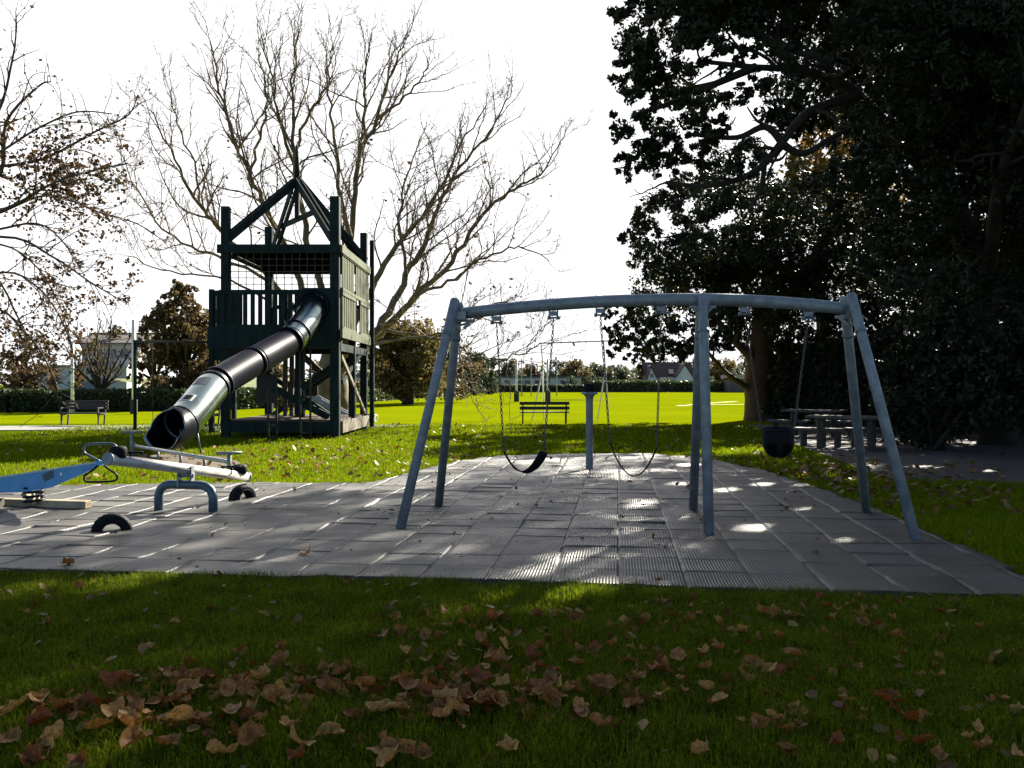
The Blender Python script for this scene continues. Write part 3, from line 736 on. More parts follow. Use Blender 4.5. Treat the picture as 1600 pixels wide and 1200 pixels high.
for e, s in ((B0, -1), (B1, 1)):
    q = e+dv*s*.05; hx = Vector((.0, 0, 0))
    d2 = Vector((1, .25, 0)).normalized()*.17
    b = MB()
    up_ = [q+d2*-.05+Vector((0, 0, .02)), q-d2*.55+Vector((0, 0, .07)), q-d2+Vector((0, 0, .12)), q-d2*1.02+Vector((0, 0, .18)), q-d2*.7+Vector((0, 0, .215)), q+d2*.55+Vector((0, 0, .22)), q+d2*.95+Vector((0, 0, .19)), q+d2*1.02+Vector((0, 0, .13)), q+d2*.75+Vector((0, 0, .07)), q+d2*.1+Vector((0, 0, .02))]
    b.tube(smooth_path(up_, 4), .013, 8); b.build('hand_loop', M['blue_grey'], bs_)
    b = MB()
    dn_ = [q-d2*.05+Vector((0, 0, -.01)), q-d2*.55+Vector((0, 0, -.09)), q-d2+Vector((0, 0, -.145)), q-d2*.95+Vector((0, 0, -.20)), q-d2*.6+Vector((0, 0, -.215)), q+d2*.6+Vector((0, 0, -.215)), q+d2*.98+Vector((0, 0, -.195)), q+d2+Vector((0, 0, -.14)), q+d2*.55+Vector((0, 0, -.08)), q+d2*.08+Vector((0, 0, -.01))]
    b.tube(smooth_path(dn_, 4), .012, 8); b.build('foot_loop', M['black_tube'], bs_)
    b = MB(); b.box(q, (.10, .06, .05), rz=math.atan2(dv.y, dv.x)); b.bar(q-d2*.2, q+d2*.2, .03, .03); b.build('handle_bracket', M['blue'], bs_)
sc_ = Vector((-5.72, 10.72, .05)); b = MB()
pts = [sc_+Vector((.11*math.cos(a), .11*math.sin(a), .02+.21*a/(2*math.pi*4))) for a in np.linspace(0, 2*math.pi*4, 72)]
b.tube(pts, .016, 7); b.build('coil_spring', M['black_tube'], bs_)
b = MB(); b.bar((-6.35, 10.9, .07), (-5.02, 10.62, .07), .12, .09); 
b.bar((-5.75, 10.72, .12), (-5.72, 10.72, .16), .2, .2); b.build('timber_base', M['plinth'], bs_, bevel=.008)
b = MB(); b.box((-6.12, 10.62, .06), (.14, .14, .16), rz=.1); b.build('anchor_block', M['bench'], bs_)

# ------------------------------------------------------------------ low rail with T ends
rl = thing('low_rail', (-6.2, 16.5, 0), 'low sloping pale rail on short posts with T-shaped ends over the dirt patch', 'rail')
A, Z = G(206, 716), G(358, 740)
A1, Z1 = P(206, 675, A.y), P(358, 708, Z.y)
for p0, p1 in ((A, A1), (Z, Z1)):
    b = MB(); b.tube([p0-Vector((0, 0, .02)), p1], .034, 10); e = b.build('end_post', M['galv'], rl)
    b = MB(); b.tube([p1+Vector((-.20, -.05, 0)), p1+Vector((.20, .05, 0))], .026, 10); b.build('cross_handle', M['galv'], e)
r0, r1 = P(211, 697, A.y), P(358, 722, Z.y)
b = MB(); b.tube([r0, r1], .034, 10); b.build('rail_bar', M['beam_steel'], rl)
for t in (.28, .53, .77):
    p = r0.lerp(r1, t); b = MB(); b.tube([(p.x, p.y, -.02), p], .025, 8); b.build('post', M['galv_dull'], rl)

# ------------------------------------------------------------------ play tower
X0, X1, Y0, Y1 = -8.08, -4.93, 25.3, 30.0
tw = thing('play_tower', (-6.5, 27.6, 0), 'tall dark green timber play tower with open rafter roof and railings', 'play tower')
W = M['wood']
def bars(name, segs, mt=W, w=.1, h=.1, parent=tw):
    b = MB()
    for s in segs: b.bar(*s[:2], s[2] if len(s) > 2 else w, s[3] if len(s) > 3 else h)
    return b.build(name, mt, parent)
V3 = Vector
for (x, y, zt, t) in [(X0, Y0, 6.5, .22), (X1-.06, Y0, 6.78, .26), (X0-.05, Y1, 6.75, .24), (X1-.03, Y1, 6.55, .22), (X1-.0, (Y0+Y1)/2, 4.15, .2)]:
    bars('post', [((x, y, -.05), (x, y, zt), t, t)])
bars('post', [((X1+.15, 30.6, 0), (X1+.15, 30.6, 6.4), .14, .14)])
# beams
bars('top_beam', [((X0-.2, Y0-.13, 5.30), (X1+.1, Y0-.13, 5.30), .09, .24)])
bars('top_beam', [((X1+.14, Y0-.17, 5.30), (X1+.14, Y1+.15, 5.30), .07, .22)], M['wood_green_sunlit'])
bars('top_beam', [((X0-.14, Y0-.08, 5.30), (X0-.14, Y1+.15, 5.30), .07, .22)])
bars('top_beam', [((X0-.1, Y1+.14, 5.30), (X1+.1, Y1+.14, 5.30), .07, .22)])
# floor
bars('deck', [((X0-.12, (Y0+Y1)/2, 2.98), (X1+.12, (Y0+Y1)/2, 2.98), Y1-Y0+.2, .08)])
bars('fascia', [((X0-.45, Y0-.16, 2.80), (X1+.02, Y0-.16, 2.80), .08, .62)])
bars('fascia', [((X1+.15, Y0-.2, 2.93), (X1+.15, Y1+.1, 2.93), .07, .26)], M['wood_green_sunlit'])
bars('fascia', [((X0-.15, Y0-.1, 2.75), (X0-.15, Y1+.1, 2.75), .07, .5)])
# under-floor joist dark
bars('joist', [((X0, Y, 2.62), (X1, Y, 2.62), .09, .26) for Y in (Y0+.15,)]); bars('joist', [((X1+.02, Y0, 2.55), (X1+.02, Y1, 2.55), .1, .22)]); bars('joist', [((X0, Y1-.15, 2.62), (X1, Y1-.15, 2.62), .09, .26)])
# front railing
def railing(p0, p1, z0, z1, n, skip=lambda t: False, w=.10, th=.035, mt=W, toprail=True):
    p0, p1 = V3(p0), V3(p1); b = MB(); d = (p1-p0).normalized(); side = V3((-d.y, d.x, 0))
    for i in range(n):
        t = (i+.5)/n
        if skip(t): continue
        c = p0.lerp(p1, t)
        b.bar((c.x, c.y, z0-.02), (c.x, c.y, z1+.02), w, th, up=side)
    if toprail:
        b.bar((p0.x, p0.y, z1), (p1.x, p1.y, z1), th+.05, .13); b.bar((p0.x, p0.y, z0), (p1.x, p1.y, z0), th+.05, .1)
    return b.build('slat_railing', mt, tw)
railing((X0-.15, Y0-.14, 0), (X1-.98, Y0-.14, 0), 3.12, 4.08, 11, w=.12)
railing((X1+.11, Y0+.05, 0), (X1+.11, Y1+.1, 0), 4.18, 5.22, 17, skip=lambda t: abs(t-.47) < .03, w=.17, mt=M['wood_green_sunlit'])
railing((X1+.11, Y0+.05, 0), (X1+.11, 27.5, 0), 3.08, 4.08, 7, w=.17, mt=M['wood_green_sunlit']); railing((X1+.11, 28.35, 0), (X1+.11, Y1+.1, 0), 3.08, 4.08, 6, w=.17, mt=M['wood_green_sunlit'])
railing((X0-.11, Y0, 0), (X0-.11, 26.8, 0), 3.12, 4.08, 5, w=.12)
railing((X0, Y1+.1, 0), (X1, Y1+.1, 0), 3.12, 4.08, 12, skip=lambda t: .62 < t < .68, w=.13)
# side platform on the left with its own rails
bars('side_deck', [((X0-1.12, 28.6, 2.9), (X0-.1, 28.6, 2.9), 2.2, .1)])
bars('side_fascia', [((X0-1.17, 27.45, 2.62), (X0-.1, 27.45, 2.62), .07, .78), ((X0-1.12, 27.5, 2.62), (X0-1.12, 29.7, 2.62), .07, .78)])
railing((X0-1.12, 27.45, 0), (X0-.15, 27.45, 0), 3.05, 4.3, 6, w=.10); railing((X0-1.12, 27.5, 0), (X0-1.12, 29.7, 0), 3.05, 4.3, 7, w=.10)
for x, y in ((X0-1.12, 27.45), (X0-1.12, 29.65)): bars('side_post', [((x, y, -.05), (x, y, 4.4), .14, .14)])
# slide entry panel
PC = P(489, 479, Y0-.2)
def entry():
    b = MB(); n = 24; x0, x1, z0, z1 = X1-.98, X1-.02, 2.95, 4.2
    vs, fs = [], []; r0 = .36
    for i in range(n):
        a = 2*math.pi*i/n; c, s = math.cos(a), math.sin(a)
        vs.append((PC.x+r0*c, Y0-.17, PC.z+r0*s))
        k = min((x1-PC.x)/c if c > 1e-6 else ((x0-PC.x)/c if c < -1e-6 else 9), (z1-PC.z)/s if s > 1e-6 else ((z0-PC.z)/s if s < -1e-6 else 9))
        vs.append((PC.x+k*c, Y0-.17, PC.z+k*s))
    for i in range(n): fs.append((2*i, 2*i+1, 2*((i+1) % n)+1, 2*((i+1) % n)))
    b.add(vs, fs); o = b.build('entry_panel', W, tw, solid=.05)
    b = MB(); b.torus(PC, (0, 1, 0), .42, .05, 28, 8); b.build('entry_ring', M['black_tube'], o)
entry()
# net, roof panel, inner posts
b = MB()
nx, nz = 13, 6
for i in range(nx+1): 
    x = X0+.15+(X1-.2-X0-.15)*i/nx; b.tube([(x, Y0-.02, 4.12), (x, Y0-.02, 5.2)], .011, 4, smooth=False)
for j in range(nz+1):
    z = 4.14+1.06*j/nz; b.tube([(X0+.12, Y0-.02, z), (X1-.2, Y0-.02, z)], .011, 4, smooth=False)
b.build('climbing_net', mat('net_cord', (.09, .08, .065), None, .9), tw)
bars('ceiling', [((X0-.05, (Y0+Y1)/2, 5.33), (X1+.05, (Y0+Y1)/2, 5.33), Y1-Y0-.1, .06)], M['ceiling'])
for x, w_ in ((X0+.9, .14), (X0+1.35, .2), (X0+.45, .3), (X0+1.75, .12)): bars('inner_post', [((x, Y1-.1, 3.0), (x, Y1-.1, 4.65), w_, .08)])
for x in (X0+2.75, X1-.3): bars('inner_post', [((x, Y1-.05, 2.95), (x, Y1-.05, 4.6), .09, .08)])
# roof frame
PK = V3((-6.62, 27.6, 7.78))
for (x, y) in ((X0+.05, Y0), (X1-.12, Y0), (X0, Y1), (X1, Y1)):
    e = V3((x, y, 5.62)); d = (PK-e).normalized(); sd2 = d.cross(V3((0, 0, 1))).normalized()*.075
    o = bars('rafter', [(e+sd2, PK+sd2-d*.06, .05, .22), (e-sd2, PK-sd2-d*.06, .05, .22)])
bars('king_post', [((PK.x, PK.y, 6.6), (PK.x, PK.y, 7.9), .13, .13)])
c1, c2 = V3((X0, Y0, 5.62)).lerp(PK, .47), V3((X1, Y1, 5.62)).lerp(PK, .47)
bars('collar_tie', [(V3((X0, Y1, 5.62)).lerp(PK, .45), V3((X1-.1, Y0, 5.62)).lerp(PK, .45), .06, .16)])
b = MB(); b.tube([(PK.x, PK.y, 7.8), (PK.x, PK.y, 8.3), (PK.x, PK.y, 8.75), (PK.x, PK.y, 9.0)], [.09, .07, .035, .012], 8); b.build('spire', W, tw)
# base
bars('base_deck', [((X0, (Y0+Y1)/2, .46), (X1, (Y0+Y1)/2, .46), Y1-Y0-.1, .06)], M['wood_brown'])
bars('base_beam', [((X0+.1, Y0-.06, .29), (X1-.14, Y0-.06, .29), .07, .32)]); bars('base_beam', [((X1+.10, Y0+.14, .28), (X1+.10, Y1+.1, .28), .07, .34)], M['wood_light']); bars('base_beam', [((X0-.1, Y0+.1, .28), (X0-.1, Y1+.1, .28), .07, .34)])
# braces
bars('brace', [(P(420, 585, Y1-.2), P(520, 652, Y1-.2), .12, .16)]); bars('brace', [(P(425, 650, Y1-.35), P(548, 560, Y1-.35), .12, .16)])
bars('brace', [(P(426, 606, Y0+.5), P(514, 652, Y0+.5), .1, .2)]); bars('brace', [(P(463, 612, Y0+.65), P(520, 573, Y0+.65), .1, .18)])
bars('brace', [(P(470, 553, Y1-.5), P(508, 588, Y1-.5), .1, .2)], M['wood_brown'])
bars('brace', [((X1+.06, Y0+.25, 2.3), (X1+.06, Y1-.3, .55), .06, .12)], M['wood_light']); bars('brace', [((X1+.02, Y0+.6, 1.55), (X1+.02, Y1-.1, 2.7), .06, .14)])
bars('inner_wall', [((X0+.6, Y1-.1, 1.35), (X0+1.6, Y1-.1, 1.35), .05, .5)], M['brown_tube']); bars('inner_wall', [((X0+.1, 28, 1.35), (X0+.75, 28.0, 1.35), .05, .9)], M['brown_tube'])
bars('inner_post', [((X0+.95, 28.2, .4), (X0+.95, 28.2, 2.6), .12, .14), ((X0+1.15, 28.2, .4), (X0+1.15, 28.2, 2.6), .12, .14)], M['wood_brown'])
bars('inner_post', [((X0+1.55, 27.6, .4), (X0+1.55, 27.6, 2.6), .26, .22)])
# rope ladders hanging in front
def ladder(xa, xb, ytop, ybot, Y):
    a0, a1, b0, b1 = P(xa, ytop, Y), P(xa, ybot, Y), P(xb, ytop, Y), P(xb, ybot, Y); b = MB()
    b.tube([a0, a1], .03, 6); b.tube([b0, b1], .03, 6)
    for t in (.16, .36, .56, .76, .93): b.tube([a0.lerp(a1, t), b0.lerp(b1, t)], .022, 6)
    b.build('ladder', M['bench'], tw)
ladder(419, 432, 590, 689, 23.9); ladder(469, 485, 540, 687, 24.5)
# tube slide
SP = [P(489, 478, 25.35), P(486, 489, 24.95), P(474, 508, 24.4), P(452, 533, 23.6), P(425, 549, 22.8), P(395, 566, 21.9), P(362, 585, 21.0), P(336, 602, 20.3), P(318, 622, 19.7), P(302, 642, 19.2), P(283, 662, 18.7), P(262, 672, 18.25)]
SPS = smooth_path(SP, 6)
slide = bpy.data.objects.new('tube_slide', None); col.objects.link(slide); slide.parent = tw; ORG['tube_slide'] = ORG['play_tower']
slide['label'] = 'long enclosed tube slide of black and shiny steel sections'
def seg(i0, i1, r, name, mt):
    b = MB(); b.tube(SPS[i0*6:i1*6+1], r, 28, cap=False); o = b.build(name, mt, slide, solid=.015); o.data.materials.append(M['black_tube']); o.modifiers[0].material_offset = 1; return o  # shade inside the steel tube put in as a black inner wall
seg(0, 3, .375, 'steel_section', M['steel']); seg(3, 5, .36, 'black_section', M['black_tube']); seg(5, 7, .36, 'black_section', M['black_tube']); seg(7, 10, .375, 'steel_section', M['steel'])
for i, k in ((0.4, .40), (2.55, .395), (3.0, .40), (5, .385), (6.9, .40), (7.3, .395), (10, .40)):
    j = int(i*6); p = SPS[j]; d = (SPS[min(j+1, len(SPS)-1)]-SPS[j-1]).normalized(); b = MB(); b.tube([p-d*.035, p+d*.035], k, 28, cap=False); b.build('joint_ring', M['black_tube'], slide, solid=.03)
def mouth():                          # flared exit: the tube opens upward and its lower lip runs on
    b = MB(); n = 28; pts = SPS[60:]; e = pts[-1]; d = (pts[-1]-pts[-3]).normalized(); d = V3((d.x, d.y, -.02)).normalized()
    pts = pts+[e+d*.12, e+d*.24]
    vs, fs = [], []; K = len(pts); m = 22
    for i, p in enumerate(pts):
        t = (pts[min(i+1, K-1)]-pts[max(i-1, 0)]).normalized(); u = t.cross(V3((0, 0, 1))).normalized(); w_ = u.cross(t)
        q = i/(K-1); half = math.pi*(1-.62*max(0, (q-.25)/.75)**.8)
        for j in range(m+1):
            a = -math.pi/2-half+2*half*j/m; vs.append(p+(u*math.cos(a)+w_*math.sin(a))*(.375+.03*q))
    for i in range(K-1):
        for j in range(m): fs.append((i*(m+1)+j, i*(m+1)+j+1, (i+1)*(m+1)+j+1, (i+1)*(m+1)+j))
    b.add(vs, fs, True); o = b.build('slide_exit', M['steel'], slide, solid=.018); o.data.materials.append(M['black_tube']); o.modifiers[0].material_offset = 1  # dark inside of the steel mouth painted by black inner faces
mouth()
b = MB(); p = SPS[58]
for dx in (-.14, .2): b.tube([p+V3((dx, .1, -.2)), (p.x+dx*1.25, p.y+.25, -.03)], .022, 8)
b.tube([p+V3((-.16, .1, -.33)), p+V3((.2, .1, -.33))], .02, 8)
b.build('support_legs', M['galv_dull'], slide)
# white notice with instructions and a small label stuck on the lower steel section
def sticker(t0, t1, a0, a1, mt, name, rr=.379):
    b = MB(); n, m = 6, 5; vs = []
    for i in range(n+1):
        f = (t0+(t1-t0)*i/n)*6; j = int(f); p = SPS[j].lerp(SPS[min(j+1, len(SPS)-1)], f-j); d = (SPS[min(j+1, len(SPS)-1)]-SPS[max(j-1, 0)]).normalized()
        u = d.cross(V3((0, 0, 1))).normalized(); w_ = u.cross(d)
        for k in range(m+1):
            a = a0+(a1-a0)*k/m; vs.append(p+(u*math.cos(a)+w_*math.sin(a))*rr)
    b.add(vs, [(i*(m+1)+k, i*(m+1)+k+1, (i+1)*(m+1)+k+1, (i+1)*(m+1)+k) for i in range(n) for k in range(m)], True); return b.build(name, mt, slide)
sticker(7.55, 8.1, R(62), R(112), mat('label_dark', (.08, .10, .12), (.03, .04, .05), .5, scale=30), 'sticker', .380)
sticker(8.9, 9.35, R(62), R(112), M['white_paint'], 'sticker', .380); sticker(8.95, 9.3, R(78), R(104), M['rubber'], 'sticker', .383)

# ------------------------------------------------------------------ crossbar frame left of the tower
p = G(211, 672)
fr = thing('crossbar_frame', p, 'thin dark green post with long crossbar and ropes left of the play tower', 'climbing frame')
b = MB(); b.tube([p-V3((0, 0, .03)), P(211, 531, p.y)], .055, 10); b.build('post', W, fr)
b = MB(); b.tube([P(209, 534, p.y), P(330, 534, 28.2)], .035, 8); b.build('crossbar', M['bench'], fr)
for x, yb in ((238, 680), (262, 650), (290, 600)):
    b = MB(); y = p.y-.3*(x-211)/50; b.tube([P(x, 535, y), P(x+1, yb, y)], .009, 5); b.build('hanging_rope', M['rope'], fr)
# ------------------------------------------------------------------ climbing frame with red panels and metal chute behind the tower
cf = thing('climbing_frame', (-8.4, 35, 0), 'small climbing frame with dark red panels and metal chute seen under the tower', 'climbing frame')
YF = 34.6
for x in (447, 460, 474): 
    b = MB(); b.bar((P(x, 600, YF).x, YF, -.03), (P(x, 576, YF).x, YF, P(x, 576, YF).z), .1, .1); b.build('post', M['wood_brown'], cf)
for (x0, x1, y0, y1) in ((441, 448, 590, 618), (455, 461, 580, 600), (463, 473, 574, 612)):
    a, c = P(x0, y1, YF-.1), P(x1, y0, YF-.1); b = MB(); b.box((a+c)/2, (c.x-a.x, .03, c.z-a.z)); b.build('red_panel', M['red'], cf)
b = MB(); b.bar(P(440, 625, YF), P(480, 625, YF), .08, .08); b.bar(P(440, 640, YF), P(480, 640, YF), .05, .05); b.build('crosspiece', M['wood_brown'], cf)
b = MB(); a, c = P(474, 611, YF+.2), P(549, 652, YF-.6)
for s in (-.28, .28): b.bar(a+V3((0, s, 0)), c+V3((0, s, 0)), .03, .22)
b.bar(a, c, .5, .03); b.build('chute', M['galv'], cf)
# small drum on the path beside the tower
p = G(579, 659.5)
dr = thing('concrete_drum', p, 'small dark drum with pale end lying on the path right of the tower', 'drum')
b = MB(); b.tube([p+V3((-.14, 0, .16)), p+V3((.08, -.1, .16))], .17, 14); b.build('drum_body', M['bench'], dr)
b = MB(); b.torus(p+V3((.10, -.11, .16)), (1, -.45, 0), .15, .04, 16, 8); b.torus(p+V3((.22, -.16, .16)), (1, -.45, 0), .13, .03, 16, 8); b.build('end_ring', M['white_paint'], dr)

# ------------------------------------------------------------------ benches
def bench(c, wdt, yaw, label, slats, mt=M['bench'], arms=False, name='park_bench'):
    t = thing(name, c, label, 'bench', 'park benches'); rz = Matrix.Rotation(yaw, 3, 'Z')
    def L(x, y, z): return c+rz@V3((x, y, z))
    for z, h in slats: 
        b = MB(); b.bar(L(-wdt/2, -.12-.12*(z-.4), z), L(wdt/2, -.12-.12*(z-.4), z), .035, h); b.build('back_slat', mt, t)
    b = MB()
    for y in (-.02, .10, .22, .34): b.bar(L(-wdt/2, y, .44), L(wdt/2, y, .44), .10, .04)
    b.build('seat', mt, t)
    for s in (-1, 1):
        b = MB(); x = s*(wdt/2-.12); b.bar(L(x, .3, 0), L(x, .3, .42), .05, .05); b.bar(L(x, -.1, 0), L(x, -.2, .84), .05, .05); b.bar(L(x, -.12, .40), L(x, .36, .40), .05, .04)
        if arms: b.bar(L(x, -.16, .64), L(x, .38, .64), .07, .04); b.bar(L(x, .34, .4), L(x, .34, .64), .05, .05)
        b.build('end_frame', mt, t)
c = G(851, 663); bench(V3((c.x, 33.6, 0)), 1.86, 0, 'dark slatted bench facing the sunlit field, seen between the swing chains', [(.78, .12), (.60, .12)])
c = P(132, 600, 32.6); bench(V3((c.x, 32.6, 0)), 1.62, R(176), 'dark armed bench on the grass in front of the long hedge at the left', [(.86, .09), (.74, .09), (.62, .09)], arms=True)
c = P(338, 600, 31.6); bench(V3((c.x, 31.6, 0)), .9, R(100), 'short slatted bench half hidden behind the tube slide', [(.82, .07), (.70, .07), (.58, .07), (.46, .07)])

# ------------------------------------------------------------------ picnic tables
def trestle(name, p0, p1, wd, zt, label, cat, group, yaw):
    c = (V3(p0)+V3(p1))/2; c.z = 0; t = thing(name, c, label, cat, group); L = (V3(p1)-V3(p0)).length
    rz = Matrix.Rotation(yaw, 3, 'Z')
    def q(x, y, z): return c+rz@V3((x, y, z))
    b = MB(); k = 4 if wd > .5 else 2
    for i in range(k):
        y = -wd/2+wd*(i+.5)/k; b.bar(q(-L/2, y, zt-.03), q(L/2, y, zt-.03), wd/k-.012, .06)
    b.bar(q(-L*.35, 0, zt-.085), q(L*.35, 0, zt-.085), .1, .05)
    b.build('tabletop' if wd > .5 else 'seat', M['table'], t)
    for s in (-1, 1):
        for s2 in (-1, 1):
            b = MB(); b.bar(q(s*L*.33, s2*wd*.3, 0), q(s*L*.33, s2*wd*.3, zt-.06), .09, .09); b.build('leg', M['bench'], t)
yw = R(-32)
def tb(x, y, zt, L, wd, name, label, cat, group):
    # the pixel of the top's centre fixes the place
    Y = (H-zt)*F/(y-CY); c = P(x, y, Y); dv = Matrix.Rotation(yw, 3, 'Z')@V3((L/2, 0, 0))
    trestle(name, (c.x-dv.x, c.y-dv.y, 0), (c.x+dv.x, c.y+dv.y, 0), wd, zt, label, cat, group, yw)
tb(1272, 640, .76, 1.7, .75, 'picnic_table', 'pale picnic table in the tree shade, the left one, further from the grey legs', 'table', 'picnic tables')
tb(1322, 649.5, .76, 1.7, .75, 'picnic_table', 'pale picnic table in the tree shade, just left of the right rear swing leg', 'table', 'picnic tables')
tb(1232, 656, .45, 1.2, .32, 'picnic_bench', 'picnic bench left of both tables, behind the toddler swing', 'bench', 'picnic benches')
tb(1282, 668.5, .45, 1.2, .36, 'picnic_bench', 'picnic bench in front of the left picnic table, nearest to the paving edge', 'bench', 'picnic benches')
tb(1306, 657, .45, 1.2, .34, 'picnic_bench', 'picnic bench between the two picnic tables', 'bench', 'picnic benches')
tb(1362, 669, .45, 1.2, .36, 'picnic_bench', 'picnic bench between the two right swing legs', 'bench', 'picnic benches')

# ------------------------------------------------------------------ posts and frames on the field
def pole(x, ytop, ybot, Y, r, label, pad=None):
    p = P(x, ybot, Y); p.z = 0
    t = thing('goal_post', p, label, 'goal post', 'white rugby posts')
    b = MB(); b.tube([p, P(x, ytop, Y)], r, 10); b.build('pole', M['white_paint'], t)
    if pad:
        b = MB(); b.box((p.x, p.y, pad[1]/2), (pad[0], pad[0], pad[1])); b.build('base_pad', M['dark_pad'], t, bevel=.04)
pole(113, 535, 645, 46, .085, 'white pole rising behind the armed bench at the left')
pole(209, 500, 645, 45, .10, 'white pole right behind the dark green crossbar post', (.30, .72))
pole(807, 562, 628, 76, .10, 'white goal post with dark pad left of the left belt swing chain, on the field', (.44, .9))
pole(856, 562, 628, 76, .10, 'white goal post with dark pad behind the right chain of the belt swing', (.44, .9))
b = MB()
# portable football goal / net frame with long crossbar
gf = thing('net_frame', (1.3, 36, 0), 'thin white frame with two A-shaped legs and a long high crossbar on the near field', 'frame')
def ln(name, a, c, r=.028): b = MB(); b.tube([a, c], r, 7); b.build(name, M['white_paint'], gf)
YN = 36.5
ln('upright', P(845.5, 534, YN), P(848.5, 580, YN)); ln('splayed_leg', P(848, 579, YN), P(831, 657, YN-.2)); ln('splayed_leg', P(848, 579, YN), P(850, 657, YN+.3))
ln('upright', P(943, 532, YN), P(946, 580, YN)); ln('splayed_leg', P(946, 579, YN), P(933, 657, YN-.2)); ln('splayed_leg', P(946, 579, YN), P(951, 650, YN+.3))
b = MB(); b.tube([P(842, 536.5, YN), P(1000, 531, YN)], .026, 7); b.build('crossbar', M['galv_dull'], gf)
b = MB(); b.tube([P(895, 535, YN), P(898, 541, YN)], .04, 6); b.build('hook', M['galv_dull'], gf)
b = MB(); a, c = P(850, 625, YN), P(944, 625, YN); b.tube([a, c], .012, 5); b.build('lower_wire', M['bench'], gf)
for x, yt in ((815, 560), (830, 560), (870, 560)):
    p = P(x, 600, 110); p.z = 0; o = MB(); o.tube([p, P(x, yt, 110)], .07, 6); t = o.build('flag_pole', mat('grey_pole', (.4, .4, .4), None, .6), origin=p)
    tag(t, {815: 'thin pale pole far across the field, just right of the left goal post', 830: 'thin pale pole far across the field between the two goal posts', 870: 'thin pale pole far across the field right of the right goal post'}[x], 'pole', 'distant thin poles')
# ------------------------------------------------------------------ foliage tools
def leaf_quads(C, size, aspect=.5, up=.0, sd=.35):
    n = len(C); s = size*np.clip(rng.normal(1, sd, n), .4, 2.0)
    a = rng.normal(0, 1, (n, 3)); a /= np.linalg.norm(a, axis=1)[:, None]
    b_ = rng.normal(0, 1, (n, 3)); b_[:, 2] += up*np.sign(b_[:, 2]); b_ = np.cross(a, b_); b_ /= np.linalg.norm(b_, axis=1)[:, None]+1e-9
    c_ = np.cross(a, b_)
    V = np.zeros((n, 4, 3)); S = s[:, None]
    V[:, 0] = C-a*S*.5; V[:, 1] = C+b_*S*.5*aspect+c_*S*.08; V[:, 2] = C+a*S*.5; V[:, 3] = C-b_*S*.5*aspect+c_*S*.08
    return V
GAPS = [(*G(x, y).xy, r) for x, y, r in [(1480, 731, .42), (1530, 734, .40), (1440, 728, .25), (870, 938, .20), (935, 930, .22), (830, 960, .12), (1010, 925, .16), (200, 914, .3), (240, 908, .25), (160, 918, .25), (780, 945, .2), (900, 950, .25), (1330, 752, .22), (1372, 770, .2), (1300, 742, .2), (1250, 745, .22),
        (1190, 760, .2), (1130, 770, .25), (1060, 760, .22), (1000, 790, .25), (1240, 800, .2), (1180, 830, .18), (1315, 850, .13), (950, 850, .2), (880, 880, .2), (1080, 730, .3), (960, 740, .3), (1270, 690, .3), (1330, 700, .25), (820, 900, .16), (900, 690, .5), (1000, 685, .5), (1100, 690, .5), (1050, 672, .5), (800, 680, .5), (1150, 705, .4)]]
def clump_points(clumps, dens, flat=.8, hollow=.45, sub=True):
    out = []
    for c, r in clumps:
        c = np.array(c); n = int(dens*r**2)
        if n < 3: continue
        if sub:                                      # break each clump into sprays
            m = max(5, int(30*r)); d = rng.normal(0, 1, (m, 3)); d /= np.linalg.norm(d, axis=1)[:, None]
            sc = d*(r*rng.uniform(.25, 1.0, m)**.6)[:, None]; sr = r*rng.uniform(.12, .34, m)
            k = rng.integers(0, m, n)
            p = rng.normal(0, 1, (n, 3)); p /= np.linalg.norm(p, axis=1)[:, None]
            q = sc[k]+p*(sr[k]*rng.uniform(0, 1, n)**.5)[:, None]
        else:
            p = rng.normal(0, 1, (n, 3)); p /= np.linalg.norm(p, axis=1)[:, None]
            q = p*(r*(hollow+(1-hollow)*rng.uniform(0, 1, n)))[:, None]
        q[:, 2] *= flat
        out.append(c+q)
    return np.concatenate(out)
def crown(clumps, dens, size, mt, parent, aspect=.5, flat=.85, name='crown', zmin=.15):
    C = clump_points(clumps, dens, flat); C = C[C[:, 2] > zmin]
    if mt == M['lf_ever']:                           # gaps in the canopy that let the sun through
        s = np.array(sdir)
        for gx, gy, gr in GAPS:
            D = C-np.array((gx, gy, 0)); D -= (D@s)[:, None]*s[None]
            D[:, 0] *= .75
            dn_ = np.linalg.norm(D, axis=1)/(gr*.8); C = C[rng.uniform(0, 1, len(C)) > 1.25*np.exp(-dn_**2.2)-.05]
    return np_mesh(name, leaf_quads(C, size, aspect), [(0, 1, 2, 3)], mt, parent)

